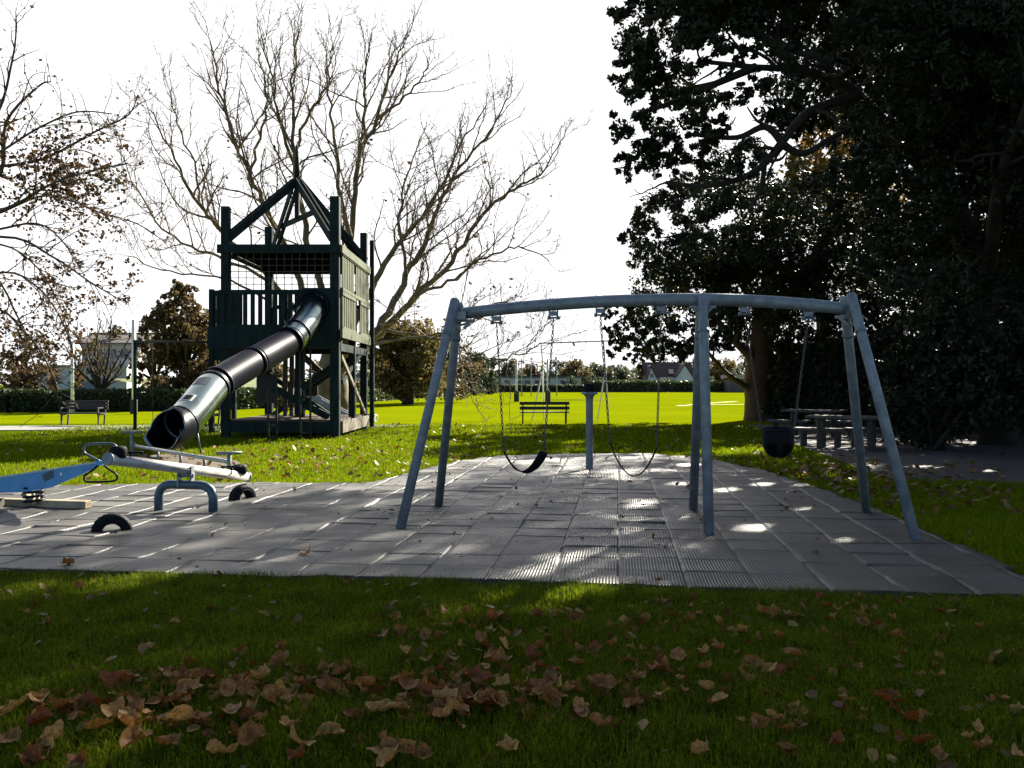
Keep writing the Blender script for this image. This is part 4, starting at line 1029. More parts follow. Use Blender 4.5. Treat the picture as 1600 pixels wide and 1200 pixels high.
def wander(p, d, L, n, jit, trop, r=random):
    pts = [Vector(p)]; d = Vector(d).normalized()
    for i in range(n):
        d = (d+Vector((r.gauss(0, jit), r.gauss(0, jit), r.gauss(0, jit)+trop))).normalized()
        pts.append(pts[-1]+d*(L/n))
    return pts
TIPS = []
def grow(mb, twig, pts, r0, r1, lvl, maxl, cfg):
    k = len(pts); L = sum((pts[i+1]-pts[i]).length for i in range(k-1))
    rad = [r0+(r1-r0)*(i/(k-1))**.8 for i in range(k)]
    (mb if lvl < 2 else twig).tube(pts, rad, 9 if lvl == 0 else (6 if lvl == 1 else (4 if lvl == 2 else 3)), cap=False)
    if lvl >= maxl: TIPS.append(pts); return
    n = cfg['n'][lvl]*L*random.uniform(.85, 1.15); n = int(n)+(random.random() < n-int(n))
    s0 = cfg['start'][lvl]
    for i in range(n):
        t = s0+(1-s0)*(i+random.random())/n; f = t*(k-1); j = min(int(f), k-2)
        p = pts[j].lerp(pts[j+1], f-j); tg = (pts[j+1]-pts[j]).normalized()
        ax = tg.orthogonal().normalized(); ax = Matrix.Rotation(random.uniform(0, 6.283), 3, tg)@ax
        ang = R(random.uniform(*cfg['ang'][lvl]))
        d = (tg*math.cos(ang)+ax*math.sin(ang)); d.z += cfg['up'][lvl]; 
        cl = cfg['len'][lvl]*random.uniform(.6, 1.25)*(1.15-.65*t)*min(1.3, .35+L*cfg.get('ls', .12))
        rr = min(rad[j]*.62, cfg['rad'][lvl])
        grow(mb, twig, wander(p, d, cl, cfg['seg'][lvl], cfg['jit'][lvl], cfg['trop'][lvl]), rr, max(cfg['rmin'], rr*.3), lvl+1, maxl, cfg)
def px_limb(pts, Y):
    out = []
    for q in pts:
        out.append(P(q[0], q[1], Y+(q[2] if len(q) > 2 else 0)))
    return smooth_path(out, 5)

# ------------------------------------------------------------------ big bare tree behind the tower
YB = 38.0
bt = thing('bare_tree', P(522, 655, YB)*1.0, 'huge bare leafless tree with spreading pale brown limbs behind the green play tower', 'tree')
bt.location.z = 0; ORG[bt.name] = Vector(bt.location)
mb, tg_ = MB(), MB()
mb.tube(px_limb([(524, 659), (522, 630), (519, 590), (522, 560), (535, 540)], YB), [.85]*3+[.74]*3+[.66]*4+[.6]*4+[.55]*4+[.5]*3, 14)
limbs = [
 ([(522, 575), (560, 555), (600, 515), (650, 462), (705, 410), (755, 335), (805, 295), (850, 265), (882, 215)], .34, -1, 6),
 ([(560, 555), (600, 500), (635, 430), (665, 380), (690, 310), (730, 250), (780, 185), (800, 130)], .30, 2, 5),
 ([(530, 560), (570, 470), (610, 400), (650, 350), (690, 290), (720, 225), (760, 165)], .27, 4, 3),
 ([(520, 560), (535, 470), (547, 370), (558, 260), (585, 190), (612, 110), (640, 55)], .32, 0, 1),
 ([(547, 370), (530, 290), (522, 200), (514, 120), (520, 70)], .17, 1, 0),
 ([(558, 260), (570, 190), (572, 120), (580, 60)], .14, -1, -2),
 ([(585, 190), (625, 160), (660, 120), (670, 90)], .10, -1, -2),
 ([(516, 560), (500, 450), (470, 330), (461, 240), (458, 150), (465, 35)], .30, 0, -3),
 ([(461, 240), (480, 180), (505, 140), (515, 95)], .12, -2, -4),
 ([(461, 260), (440, 200), (425, 130), (410, 60)], .13, -2, -5),
 ([(512, 555), (470, 440), (425, 345), (390, 270), (360, 200), (340, 130), (330, 70)], .27, 1, -4),
 ([(390, 270), (410, 200), (415, 130), (400, 75)], .11, 0, -3),
 ([(508, 550), (430, 445), (350, 365), (312, 320), (275, 250), (240, 175)], .25, -1, -5),
 ([(312, 320), (300, 250), (272, 180), (268, 140)], .09, 1, 0),
 ([(430, 445), (345, 400), (270, 372), (215, 300), (190, 240)], .13, 2, 5),
 ([(420, 470), (345, 432), (270, 425), (200, 400)], .09, -1, -3),
 ([(650, 462), (700, 440), (760, 405), (815, 385), (858, 408)], .12, -1, -2),
 ([(600, 515), (660, 525), (720, 512), (770, 480), (800, 465)], .11, -2, -4),
 ([(580, 540), (640, 528), (700, 533), (738, 556), (775, 562), (815, 552), (848, 536)], .10, -2, -6),
 ([(635, 430), (625, 340), (640, 260), (665, 200)], .12, 2, 3),
]
cfg = dict(n=[1.4, 3.0, 4.2, 3], start=[.25, .12, .1, .1], ang=[(22, 52), (22, 58), (25, 65), (25, 65)], up=[.22, .22, .18, .2], len=[3.3, 1.55, .75, .4], rad=[.048, .022, .012, .01],
           seg=[9, 7, 5, 3], jit=[.17, .24, .3, .3], trop=[.06, .07, .06, .05], rmin=.0072, ls=.12)
TIPS.clear()
for pts, r0, d0, d1 in limbs:
    n = len(pts); pp = px_limb([(x, y, d0*0+(d1)*(i/(n-1))) for i, (x, y) in enumerate(pts)], YB)
    for q in pp[2:-1]: q += Vector((random.gauss(0, .05), random.gauss(0, .12), random.gauss(0, .05)))
    grow(mb, tg_, pp, r0*.68, .02, 0, 3, cfg)
mb.build('trunk', M['bark_plane'], bt); tg_.build('crown', M['twig'], bt)
# a few leaves that still hang on
tips = [random.choice(TIPS)[-1] for _ in range(420)]
C = np.array([list(t) for t in tips])+rng.normal(0, .12, (len(tips), 3)); C = C[C[:, 2] < 12]
np_mesh('leaves', leaf_quads(C, .16, .7), [(0, 1, 2, 3)], M['lf_brown'], bt)

# ------------------------------------------------------------------ tree with brown leaves at the left edge
YL = 19.0
lt = thing('autumn_tree', (-14.2, YL, 0), 'thin branched tree with sparse brown leaves reaching in from the left edge', 'tree')
mb, tg_ = MB(), MB(); TIPS.clear()
base = Vector((-14.2, YL, 0))
trk = smooth_path([base-Vector((0, 0, .1)), base+Vector((.1, 0, 2)), base+Vector((.5, .1, 4.2)), base+Vector((1.2, 0, 6.0))], 5); mb.tube(trk, [.34-.012*i for i in range(len(trk))], 12)
s_ = base+Vector((.5, .1, 4.2)); s2_ = base+Vector((.1, 0, 2.4)); s3_ = base+Vector((1.2, 0, 6))
def from_base(st, pts, Y1):
    n = len(pts); return smooth_path([st]+[P(x, y, YL+(Y1)*(i+1)/n) for i, (x, y) in enumerate(pts)], 5)
LL = [(s3_, [(-10, 280), (10, 190), (60, 135), (80, 128)], .075, -1), (s3_, [(0, 260), (75, 245), (150, 205), (200, 180), (215, 150)], .06, 1), (s_, [(0, 330), (75, 290), (130, 270), (200, 255)], .06, -2),
      (s_, [(-20, 340), (75, 305), (150, 330), (215, 350), (260, 380)], .05, 2), (s_, [(0, 370), (80, 400), (140, 440), (190, 470)], .05, -1), (s3_, [(-20, 200), (20, 90), (25, 20)], .07, 0),
      (s2_, [(-20, 430), (60, 450), (105, 520), (120, 585)], .045, 1), (s2_, [(-30, 480), (40, 520), (80, 580), (90, 625)], .045, -1), (s_, [(-10, 360), (60, 350), (100, 380), (125, 420)], .045, 0), (s3_, [(-30, 250), (60, 200), (120, 175), (175, 178)], .045, -2),
      (s2_, [(-40, 420), (30, 500), (50, 560), (60, 600)], .04, 2), (s_, [(-20, 380), (50, 410), (90, 470), (110, 530)], .04, 2)]
cfgL = dict(n=[2.6, 3.8, 5], start=[.3, .1, .1], ang=[(25, 60), (25, 70), (25, 70)], up=[.05, .03, 0], len=[1.25, .62, .3], rad=[.028, .012, .007], seg=[7, 5, 3], jit=[.2, .28, .3], trop=[.02, .0, -.03], rmin=.0045, ls=.14)
for st, pts, r0, dY in LL: grow(mb, tg_, from_base(st, pts, dY), r0*.75, .011, 0, 3, cfgL)
mb.build('trunk', M['bark_limb'], lt); tg_.build('crown', M['twig'], lt)
C = []
for t in TIPS:
    z = t[-1].z
    pr = .5 if 3.0 < z < 7.6 else .3
    if random.random() < pr: C += [list(t[-1]+Vector((random.gauss(0, .07), random.gauss(0, .07), random.gauss(-.03, .05)))) for _ in range(random.choice([1, 1, 2]))]
extra = clump_points([(P(85, 255, YL), .5), (P(110, 285, YL), .7), (P(140, 275, YL-.5), .5), (P(60, 270, YL), .8), (P(180, 285, YL), .35), (P(120, 225, YL), .4), (P(20, 300, YL), 1.0), (P(100, 300, YL), .5), (P(90, 420, YL), .7), (P(40, 480, YL), 1.2), (P(90, 540, YL), .7), (P(20, 560, YL), 1.0), (P(140, 350, YL), .8), (P(180, 440, YL), .7), (P(160, 220, YL), .6), (P(90, 265, YL), .6), (P(130, 285, YL), .55), (P(70, 290, YL), .6), (P(175, 275, YL), .4), (P(100, 230, YL), .7), (P(150, 300, YL), .6), (P(110, 330, YL), .7), (P(110, 470, YL), .7), (P(30, 230, YL), 1.0)], 560)
C = np.array(C+extra.tolist())
np_mesh('leaves', leaf_quads(C, .072, .7), [(0, 1, 2, 3)], M['lf_brown'], lt)

# ------------------------------------------------------------------ dark evergreen trees at the right
def px_clumps(lst, Y, sd):
    out = []
    for c in lst:
        x, y, r = c[:3]; y2 = Y+(c[3] if len(c) > 3 else random.gauss(0, sd))
        out.append((P(x, y, y2), r*y2/F))
    return out
# nearer tree whose limbs cross the upper right
YN_ = 20.0
nt_ = thing('evergreen_tree', (12.2, 22.5, 0), 'dark evergreen tree whose black crooked limbs cross the sky at the upper right', 'tree', 'dark evergreen trees at the right')
mb, tg_ = MB(), MB(); TIPS.clear()
b0 = Vector((12.2, 22.5, 0)); trk = smooth_path([b0-Vector((0, 0, .1)), b0+Vector((-.2, 0, 2)), b0+Vector((-.5, -.3, 4)), P(1475, 300, 21.5)], 5)
mb.tube(trk, [.48-.012*i for i in range(len(trk))], 12)
q = P(1475, 300, 21.5); q2 = b0+Vector((-.4, -.2, 3.4))
NL = [([q, P(1400, 215, 21), P(1330, 140, 20.5), P(1250, 110, 20), P(1180, 105, 19.5), P(1090, 95, 19)], .19), ([P(1340, 150, 20.5), P(1265, 175, 20), P(1222, 222, 19.6), P(1180, 268, 19.3), P(1110, 290, 19), P(1040, 285, 19)], .13),
      ([P(1222, 222, 19.6), P(1195, 198, 19.5), P(1150, 215, 19.4), P(1080, 210, 19)], .10), ([P(1222, 225, 19.6), P(1255, 240, 19.8), P(1300, 215, 20), P(1340, 195, 20)], .10), ([P(1310, 130, 20.3), P(1280, 90, 20), P(1240, 80, 20), P(1190, 40, 20)], .12),
      ([q, P(1440, 180, 21), P(1420, 60, 21), P(1380, -40, 21)], .22), ([q2, P(1560, 300, 19), P(1600, 180, 17), P(1640, 60, 16)], .2), ([P(1180, 105, 19.5), P(1120, 130, 19.2), P(1050, 160, 19), P(990, 180, 19)], .10),
      ([P(1250, 110, 20), P(1180, 50, 19.5), P(1080, 20, 19), P(1000, 30, 19)], .12), ([P(1195, 240, 19.4), P(1190, 290, 19.4), P(1170, 330, 19.4)], .07)]
cfgN = dict(n=[1.3, 2.2], start=[.15, .1], ang=[(25, 65), (25, 65)], up=[.05, .05], len=[1.5, .7], rad=[.05, .02], seg=[6, 4], jit=[.22, .3], trop=[.02, .02], rmin=.008, ls=.14)
for pts, r0 in NL: grow(mb, tg_, smooth_path(pts, 5), r0, .04, 0, 2, cfgN)
mb.build('trunk', M['bark_dark'], nt_); tg_.build('twig_canopy', M['bark_dark'], nt_)  # second mesh holds only the fine twigs, no leaves
NC = [(1000, 40, 50), (1070, 15, 75), (985, 125, 38), (1040, 110, 48), (985, 200, 36), (1045, 190, 50), (978, 262, 28), (1030, 255, 38), (1100, 60, 48), (1180, 5, 70), (1280, 10, 75), (1390, 40, 85), (1480, 120, 90), (1560, 50, 100), (1500, 240, 90), (1585, 210, 90),
      (1405, 180, 70), (1100, 165, 40), (1345, 90, 45), (1430, 310, 80), (1550, 350, 90), (1340, 270, 45), (1090, 235, 38), (1140, 95, 28), (1000, 80, 42), (1390, 250, 60), (1090, -60, 90), (1000, -50, 60), (1200, -90, 110), (1330, -110, 120), (1480, -80, 140), (1620, -60, 150), (1640, 120, 110), (1650, 300, 110)]
NC += [(1060, -20, 80), (1130, 25, 70), (1220, 40, 60), (1160, -40, 90), (1260, -30, 90), (1010, 150, 36), (995, 100, 40), (1015, 225, 36), (1065, 140, 40), (1000, 240, 30), (1085, 80, 50), (1340, 40, 70), (1450, 30, 90), (1470, 220, 70), (1540, 160, 80), (1500, 400, 70), (1450, 460, 65), (1560, 470, 75), (1510, 530, 60), (1400, 410, 50), (1150, 150, 26), (1190, 120, 22), (1085, 165, 34), (1130, 195, 24), (1170, 75, 30), (1230, 85, 26), (1160, 255, 34), (1110, 215, 26), (1250, 140, 22), (1420, 520, 45), (1590, 560, 60)]
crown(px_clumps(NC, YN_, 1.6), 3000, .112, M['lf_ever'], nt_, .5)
# big tree with the visible trunk on the far side
YR = 37.0
rt = thing('evergreen_tree', (10.2, YR, 0), 'big dark evergreen tree with forked reddish trunk standing by the picnic tables', 'tree', 'dark evergreen trees at the right')
mb, tg_ = MB(), MB()
mb.tube(smooth_path([P(1187, 660, YR), P(1184, 630, YR), P(1182, 600, YR), P(1186, 565, YR), P(1190, 520, YR), P(1200, 440, YR+1), P(1210, 330, YR+1)], 4), [.72, .66, .6, .56, .54]+[.5]*8+[.42]*6+[.3]*6, 14)
RL = [([P(1186, 618, YR), P(1165, 604, YR-.3), P(1135, 583, YR-.6), P(1110, 555, YR-1), P(1080, 520, YR-1.5)], .17), ([P(1184, 580, YR), P(1172, 556, YR-.2), P(1150, 535, YR-.5), P(1110, 490, YR-1), P(1060, 440, YR-1)], .30), ([P(1190, 560, YR), P(1215, 500, YR+.5), P(1260, 430, YR+1), P(1300, 350, YR+1)], .3),
      ([P(1190, 600, YR), P(1205, 585, YR-.5), P(1220, 560, YR-.8), P(1240, 530, YR-1)], .13), ([P(1195, 500, YR), P(1150, 430, YR), P(1100, 370, YR), P(1050, 330, YR)], .22)]
cfgR = dict(n=[.9, 1.6], start=[.3, .1], ang=[(25, 65), (25, 65)], up=[.08, .05], len=[2.0, 1.0], rad=[.07, .03], seg=[6, 4], jit=[.2, .28], trop=[.02, .02], rmin=.01, ls=.12)
for pts, r0 in RL: grow(mb, tg_, smooth_path(pts, 5), r0, .05, 0, 2, cfgR)
mb.build('trunk', M['bark_red'], rt); tg_.build('twig_canopy', M['bark_dark'], rt)  # twigs built apart from the trunk and the leaf crown
RC = [(1030, 335, 45), (1080, 310, 60), (1010, 410, 32), (1055, 400, 60), (975, 480, 28), (990, 520, 38), (968, 545, 22), (1010, 560, 24), (1050, 530, 42), (1085, 540, 32), (1030, 470, 52), (1090, 450, 75), (1150, 350, 80), (1180, 450, 80), (1120, 515, 48), (1250, 360, 90), (1250, 470, 80),
      (1330, 420, 90), (1330, 520, 75), (1260, 545, 45), (1420, 440, 95), (1500, 450, 95), (1420, 540, 75), (1215, 530, 32), (1160, 505, 42), (985, 375, 22), (1010, 375, 20), (958, 515, 16), (1150, 270, 60), (1240, 300, 60), (1560, 520, 80), (1500, 560, 60), (1130, 400, 70), (948, 490, 12), (1200, 400, 80)]
RCT = [(Vector(c), r) for c, r in [((11.6, 29.5, 14.6), 2.3), ((11.9, 32.5, 15.4), 2.4), ((12.4, 35.5, 15.2), 2.4), ((13.4, 38, 14.5), 2.4), ((14, 27, 14), 2.4), ((11.2, 26.5, 13.4), 2.0), ((14.5, 33, 15.5), 2.6), ((14, 30, 12.5), 2.4), ((15.5, 36, 13), 2.6), ((12.8, 34, 12.6), 2.2), ((16, 30, 15), 2.6)]]
crown(RCT, 170, .2, M['lf_ever'], rt, .5, name='upper_crown')
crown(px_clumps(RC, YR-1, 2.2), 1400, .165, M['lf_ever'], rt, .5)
# ivy clad bush by the trunk
iv = thing('bush', (11.9, 36, 0), 'dark leafy bush growing against the right side of the forked trunk', 'bush', 'bushes by the picnic tables')
crown(px_clumps([(1215, 640, 22), (1225, 610, 28), (1235, 580, 30), (1245, 640, 26), (1260, 610, 34), (1290, 600, 40), (1215, 585, 18), (1270, 570, 36)], 35.6, .7), 900, .17, M['lf_ever'], iv, .55, name='foliage', zmin=.02)
# trees out to the right that throw their shade over the mats and the front grass
def shade_tree(x, y, label, clumps, dens=1250, size=.18, mt='lf_ever'):
    t = thing('evergreen_tree', (x, y, 0), label, 'tree', 'dark evergreen trees at the right')
    mb, tg_ = MB(), MB(); b0 = Vector((x, y, 0))
    mb.tube(smooth_path([b0-Vector((0, 0, .1)), b0+Vector((.1, 0, 2.5)), b0+Vector((-.1, .2, 5)), b0+Vector((0, 0, 9))], 4), [.45-.02*i for i in range(13)], 10)
    for c, r in clumps[::2]:
        st = b0+Vector((0, 0, min(7, max(2.5, c[2]*.55)))); grow(mb, tg_, smooth_path([st, st.lerp(Vector(c), .5)+Vector((0, 0, .4)), Vector(c)], 4), .16, .04, 0, 1, cfgN)
    mb.build('trunk', M['bark_dark'], t); tg_.build('twig_canopy', M['bark_dark'], t)  # thin twigs without leaves go into the second mesh
    crown(clumps, dens, size, M[mt], t, .5); return t
shade_tree(15.5, 27, 'tall dark evergreen tree behind the hedge right of the picnic tables', [(Vector(c), r) for c, r in [((11, 27, 7), 2.4), ((13, 25, 9), 2.6), ((15, 27, 11), 3), ((17, 26, 8), 3), ((14, 29, 6), 2.4), ((18, 29, 11), 3), ((12.5, 29, 10.5), 2.5), ((15, 24, 6), 2.2), ((16, 30, 5), 2.4), ((20, 27, 6), 3), ((13, 23, 12), 2.2), ((9.5, 27, 10.5), 2.0)]])
shade_tree(13.5, 15.5, 'dark evergreen tree at the right edge near the sunlit patch of paving', [(Vector(c), r) for c, r in [((12, 16, 5), 2.0), ((11, 18, 7), 2.0), ((13, 15, 7.5), 2.4), ((12.5, 18, 9.5), 2.4), ((15, 16, 6), 2.4), ((15, 18, 9), 2.6), ((11.5, 14, 5.5), 1.8), ((10.5, 16.5, 8.5), 1.6), ((14, 20, 6), 2.2), ((10.0, 20, 9.5), 1.8), ((8.6, 18.5, 9.8), 1.5)]])
# rust coloured tree showing through the evergreens
oc = thing('autumn_tree', (16, 46, 0), 'ochre leaved autumn tree showing through the gaps of the dark evergreens', 'tree')
mb = MB(); mb.tube([(16, 46, -.1), (16, 46, 4), (15.6, 46, 9)], [.4, .34, .2], 10); mb.build('trunk', M['bark_dark'], oc)
crown(px_clumps([(1290, 225, 55), (1250, 290, 50), (1330, 250, 60), (1270, 260, 40), (1350, 180, 40), (1310, 320, 60), (1380, 330, 60), (1230, 330, 45)], 46, 1.5), 330, .24, M['lf_ochre'], oc, .6)

# ------------------------------------------------------------------ hedges
def hedge(label, pts, wd, h, dens, size, mt, group=None, top_bump=.15, h2=None):
    p0 = Vector((pts[0][0], pts[0][1], 0)); t = thing('hedge', p0, label, 'hedge', group)
    b = MB(); C = []
    for i in range(len(pts)-1):
        a, c = Vector((*pts[i], 0)), Vector((*pts[i+1], 0)); L = (c-a).length; d = (c-a).normalized(); s = Vector((-d.y, d.x, 0))
        b.bar(a+Vector((0, 0, h*.46)), c+Vector((0, 0, h*.46)), wd*.82, h*.9)
        n = int(dens*L*(2*h+wd)); u = rng.uniform(0, 1, n); f = rng.uniform(0, 2*h+wd, n)
        off = np.where(f < h, -wd/2, np.where(f > h+wd, wd/2, f-h-wd/2)); z = np.where(f < h, f, np.where(f > h+wd, 2*h+wd-f, h))
        bump = np.array([noise.noise(Vector((float(a.x+d.x*L*k)*.7, float(a.y+d.y*L*k)*.7, 3))) for k in u])
        z = z*(1+top_bump*bump/ max(h, 1)); off = off+rng.normal(0, .06, n)+.12*bump
        P0 = np.array(a)[None]+u[:, None]*L*np.array(d)[None]+off[:, None]*np.array(s)[None]; P0[:, 2] += z+rng.normal(0, .04, n); C.append(P0)
    b.build('inner_twigs', M['bark_dark'], t)
    C = np.concatenate(C); C = C[C[:, 2] > 0]
    np_mesh('foliage', leaf_quads(C, size, .6), [(0, 1, 2, 3)], mt, t); return t
for lb, cl in [('big black shaded bush right behind the right front swing leg', [((9.6, 20.6, 1.0), 1.1), ((10.4, 20.2, 1.9), 1.1), ((9.3, 20.8, .5), .7), ((11, 19.4, 1.2), 1.2), ((10.2, 21.2, 2.6), .9), ((11.3, 19.6, 2.6), 1.0)]),
               ('black shaded bush at the right edge above the sunlit patch of paving', [((12, 18.0, 1.1), 1.2), ((12.6, 17.2, 2.0), 1.2), ((13.4, 16.6, 1.0), 1.2), ((12.2, 18.3, 2.8), 1.0), ((11.6, 18.4, .6), .8), ((14.2, 16, 2.2), 1.2)]),
               ('dark overhanging bush between the picnic tables and the black bush', [((9.9, 23.4, 1.0), .9), ((11, 23, 1.6), 1.2), ((12, 22, 2.6), 1.2), ((10.4, 23.6, 2.4), .9), ((12.6, 21.4, 1.4), 1.2), ((11.4, 22.6, 3.6), 1.1)])]:
    bu = thing('bush', (*cl[0][0][:2], 0), lb, 'bush', 'bushes by the picnic tables')
    mb = MB()
    for c, r in cl: mb.tube([(cl[0][0][0]+random.gauss(0, .15), cl[0][0][1]+random.gauss(0, .15), -.05), (Vector(c)+Vector((cl[0][0][0], cl[0][0][1], 0)))*.5, Vector(c)], [.05, .04, .02], 6)
    mb.build('stems', M['bark_dark'], bu)
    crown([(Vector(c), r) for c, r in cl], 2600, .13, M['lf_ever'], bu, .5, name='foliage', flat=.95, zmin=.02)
hedge('dark hedge behind the picnic tables under the evergreen trees', [(10.9, 38.5), (12.6, 33.8), (16.5, 28), (15, 22.5)], 1.8, 3.0, 300, .15, M['lf_ever'], 'shaded hedges at the right')
hedge('long clipped hedge along the left side of the field below the white house', [(-44, 47.5), (-27, 48.5), (-17.5, 52), (-15.0, 58)], 1.8, 1.12, 190, .17, M['lf_hedge'])
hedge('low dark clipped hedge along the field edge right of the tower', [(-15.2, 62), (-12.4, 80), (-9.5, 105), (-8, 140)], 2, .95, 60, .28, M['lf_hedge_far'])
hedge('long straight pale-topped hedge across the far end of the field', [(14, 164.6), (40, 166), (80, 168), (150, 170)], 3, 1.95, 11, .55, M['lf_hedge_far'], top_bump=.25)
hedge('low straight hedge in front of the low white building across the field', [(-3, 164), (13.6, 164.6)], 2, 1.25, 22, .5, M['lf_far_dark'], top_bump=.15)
# grassy bank on the left beyond the hedge
b = MB(); b.add([(-17, 64, .0), (-14, 82, 0), (-11, 106, 0), (-9, 142, .2), (-16, 150, 2.4), (-22, 110, 2.2), (-30, 66, 1.9)], [(0, 1, 5, 6), (1, 2, 4, 5), (2, 3, 4)]); o = b.build('bank', mat('bank_grass', (.10, .13, .02), (.06, .08, .012), .95, scale=.6, bump=.5, bscale=8)); o['kind'] = 'structure'

# ------------------------------------------------------------------ mid-distance and far trees
def round_tree(x, Y, ybase, top, wpx, label, mt, group, trunk=.25, dens=150, size=.4, shape=None, name='autumn_tree', bark='bark_dark', low=.25):
    b0 = P(x, CY, Y); b0.z = 0
    t = thing(name, b0, label, 'tree', group); hz = P(x, top, Y).z; wr = wpx/F*Y/2
    mb = MB(); mb.tube(smooth_path([b0-Vector((0, 0, .2)), b0+Vector((random.gauss(0, .1), 0, hz*.25)), b0+Vector((random.gauss(0, .3), 0, hz*.6))], 4), [trunk*(1-.06*i) for i in range(9)], 9)
    cl = []; n = int((shape or 16)*1.7); dens = dens*1.7; size = size*.72
    for i in range(n):
        a = random.uniform(0, 6.28); q = random.random()**.5; zz = low+(1-low)*random.random()
        prof = math.sin(math.pi*min(.97, max(.12, (zz-low*.6)/(1.05-low*.6))))**.7
        r = wr*random.uniform(.22, .42)
        c = b0+Vector((math.cos(a)*q*(wr-r*.6)*prof, math.sin(a)*q*(wr-r*.6)*prof*.8, max(r*.7, hz*zz-r*.8))); cl.append((c, r))
        if i % 2 == 0: mb.tube([b0+Vector((0, 0, hz*.28)), (b0+Vector((0, 0, hz*.35))).lerp(c, .6)+Vector((0, 0, hz*.03)), c], [trunk*.45, trunk*.3, trunk*.12], 5)
    mb.build('trunk', M[bark], t)
    crown(cl, dens, size, M[mt], t, .6, name='crown'); return t
round_tree(290, 54, 640, 436, 130, 'brown and olive leaved tree behind the dark crossbar frame, left of the tower', 'lf_rust', 'autumn trees beyond the lawn', .3, 420, .28, 26)
round_tree(240, 60, 640, 492, 95, 'rusty tree behind the white pole next to the crossbar frame post', 'lf_rust', 'autumn trees beyond the lawn', .3, 260, .3, 16, low=.12)
round_tree(325, 58, 640, 470, 90, 'dense brown tree just behind the left posts of the play tower', 'lf_olive', 'autumn trees beyond the lawn', .3, 260, .3, 18, low=.1)
round_tree(637, 66, 632, 492, 165, 'broad olive leaved tree with short dark trunk behind the left legs of the swing frame', 'lf_olive', 'autumn trees beyond the lawn', .5, 170, .3, 30, low=.34)
round_tree(700, 74, 632, 505, 120, 'tawny half bare tree overlapping the upper left corner of the swing frame', 'lf_rust', 'autumn trees beyond the lawn', .3, 90, .28, 20)
round_tree(590, 85, 632, 540, 90, 'grey brown tree beyond the bank just right of the tower', 'lf_olive', 'autumn trees beyond the lawn', .3, 120, .35, 16, low=.12)
# small bare tree before the white house
sb_ = thing('bare_tree', (-28.4, 62, 0), 'small bare branching tree standing before the white house at the left', 'tree')
mb, tg_ = MB(), MB(); b0 = Vector((-28.4, 62, 0)); cfgS = dict(n=[1.5, 2.0, 2.5], start=[.3, .15, .1], ang=[(25, 55), (25, 60), (25, 60)], up=[.2, .12, .1], len=[2.2, 1.1, .6], rad=[.06, .03, .02], seg=[6, 5, 4], jit=[.2, .25, .3], trop=[.03, .03, .02], rmin=.014, ls=.14)
for dx, dz in ((-1.6, 5.2), (-.6, 6), (.7, 6.2), (1.8, 5.0), (2.4, 4.0), (-2.5, 4.2)): grow(mb, tg_, smooth_path([b0, b0+Vector((dx*.1, 0, 1.2)), b0+Vector((dx*.5, random.gauss(0, .4), dz*.55)), b0+Vector((dx, random.gauss(0, .6), dz))], 4), .17, .03, 0, 3, cfgS)
mb.build('trunk', M['bark_dark'], sb_); tg_.build('crown', M['twig'], sb_)
round_tree(150, 70, 640, 515, 46, 'small dark round tree behind the dark roof of the white house', 'lf_olive', 'trees behind the white house', .3, 150, .35, 10, low=.3)
round_tree(195, 76, 640, 500, 80, 'rust topped tree behind the white house between the two white poles', 'lf_rust', 'trees behind the white house', .3, 120, .35, 16, low=.2)
round_tree(118, 64, 640, 540, 42, 'orange brown bush-like tree in front of the white house wall by the left pole', 'lf_ochre', 'trees behind the white house', .2, 160, .3, 10, low=.15)
round_tree(40, 56, 640, 500, 130, 'tawny tree at the far left behind the hedge', 'lf_rust', 'trees behind the white house', .3, 130, .3, 20, low=.1)
round_tree(84, 60, 640, 560, 40, 'brown bush at the left end of the white house', 'lf_rust', 'trees behind the white house', .2, 200, .25, 10, low=.1)
# conifer clump and far tree line
far = [(705, 120, 575, 40, 'narrow dark conifer behind the chains at the left of the swing', 'lf_far_dark'), (742, 118, 548, 62, 'wide dark conifer left of the low white building', 'lf_far_dark'), (765, 130, 556, 44, 'dark conifer touching the left end of the low white building', 'lf_far_dark'),
       (795, 205, 558, 46, 'grey green tree behind the left end of the low white building', 'lf_far'), (832, 215, 566, 50, 'brownish tree behind the middle of the low white building', 'lf_rust'), (870, 210, 553, 54, 'taller tree behind the low white building, under the far crossbar', 'lf_far'), (900, 205, 556, 46, 'tree behind the right end of the low white building', 'lf_olive'),
       (935, 210, 562, 50, 'rounded grey tree right of the low white building, above the pillar', 'lf_far'), (965, 215, 566, 46, 'dark tree beyond the far hedge right of the pillar', 'lf_far_dark'), (1000, 240, 560, 60, 'tree beyond the left gable of the red roofed house', 'lf_far'), (1050, 250, 555, 70, 'tree behind the ridge of the red roofed house', 'lf_far_dark'),
       (1095, 240, 556, 60, 'tree behind the right gable of the red roofed house', 'lf_far'), (1135, 210, 560, 70, 'tree between the middle swing legs and the forked trunk', 'lf_olive'), (1170, 200, 548, 60, 'tree right behind the forked trunk', 'lf_far'), (1210, 220, 555, 60, 'tree beyond the field seen right of the forked trunk', 'lf_far_dark'),
       (610, 130, 575, 60, 'far grey tree beyond the bank right of the tower', 'lf_far'), (560, 120, 570, 60, 'far tree behind the right posts of the play tower', 'lf_olive'), (500, 115, 560, 70, 'far tree seen through the tower legs', 'lf_rust'), (440, 110, 565, 70, 'far tree seen under the left part of the tower', 'lf_olive'), (660, 130, 578, 50, 'far low tree behind the dark trunk of the olive tree', 'lf_far')]
for i, x in enumerate(range(690, 1230, 24)):
    far.append((x+random.uniform(-6, 6), random.uniform(225, 290), random.uniform(566, 580), random.uniform(44, 60), 'distant grey green tree in the continuous tree line across the field', ['lf_far', 'lf_far_dark', 'lf_far'][i % 3]))
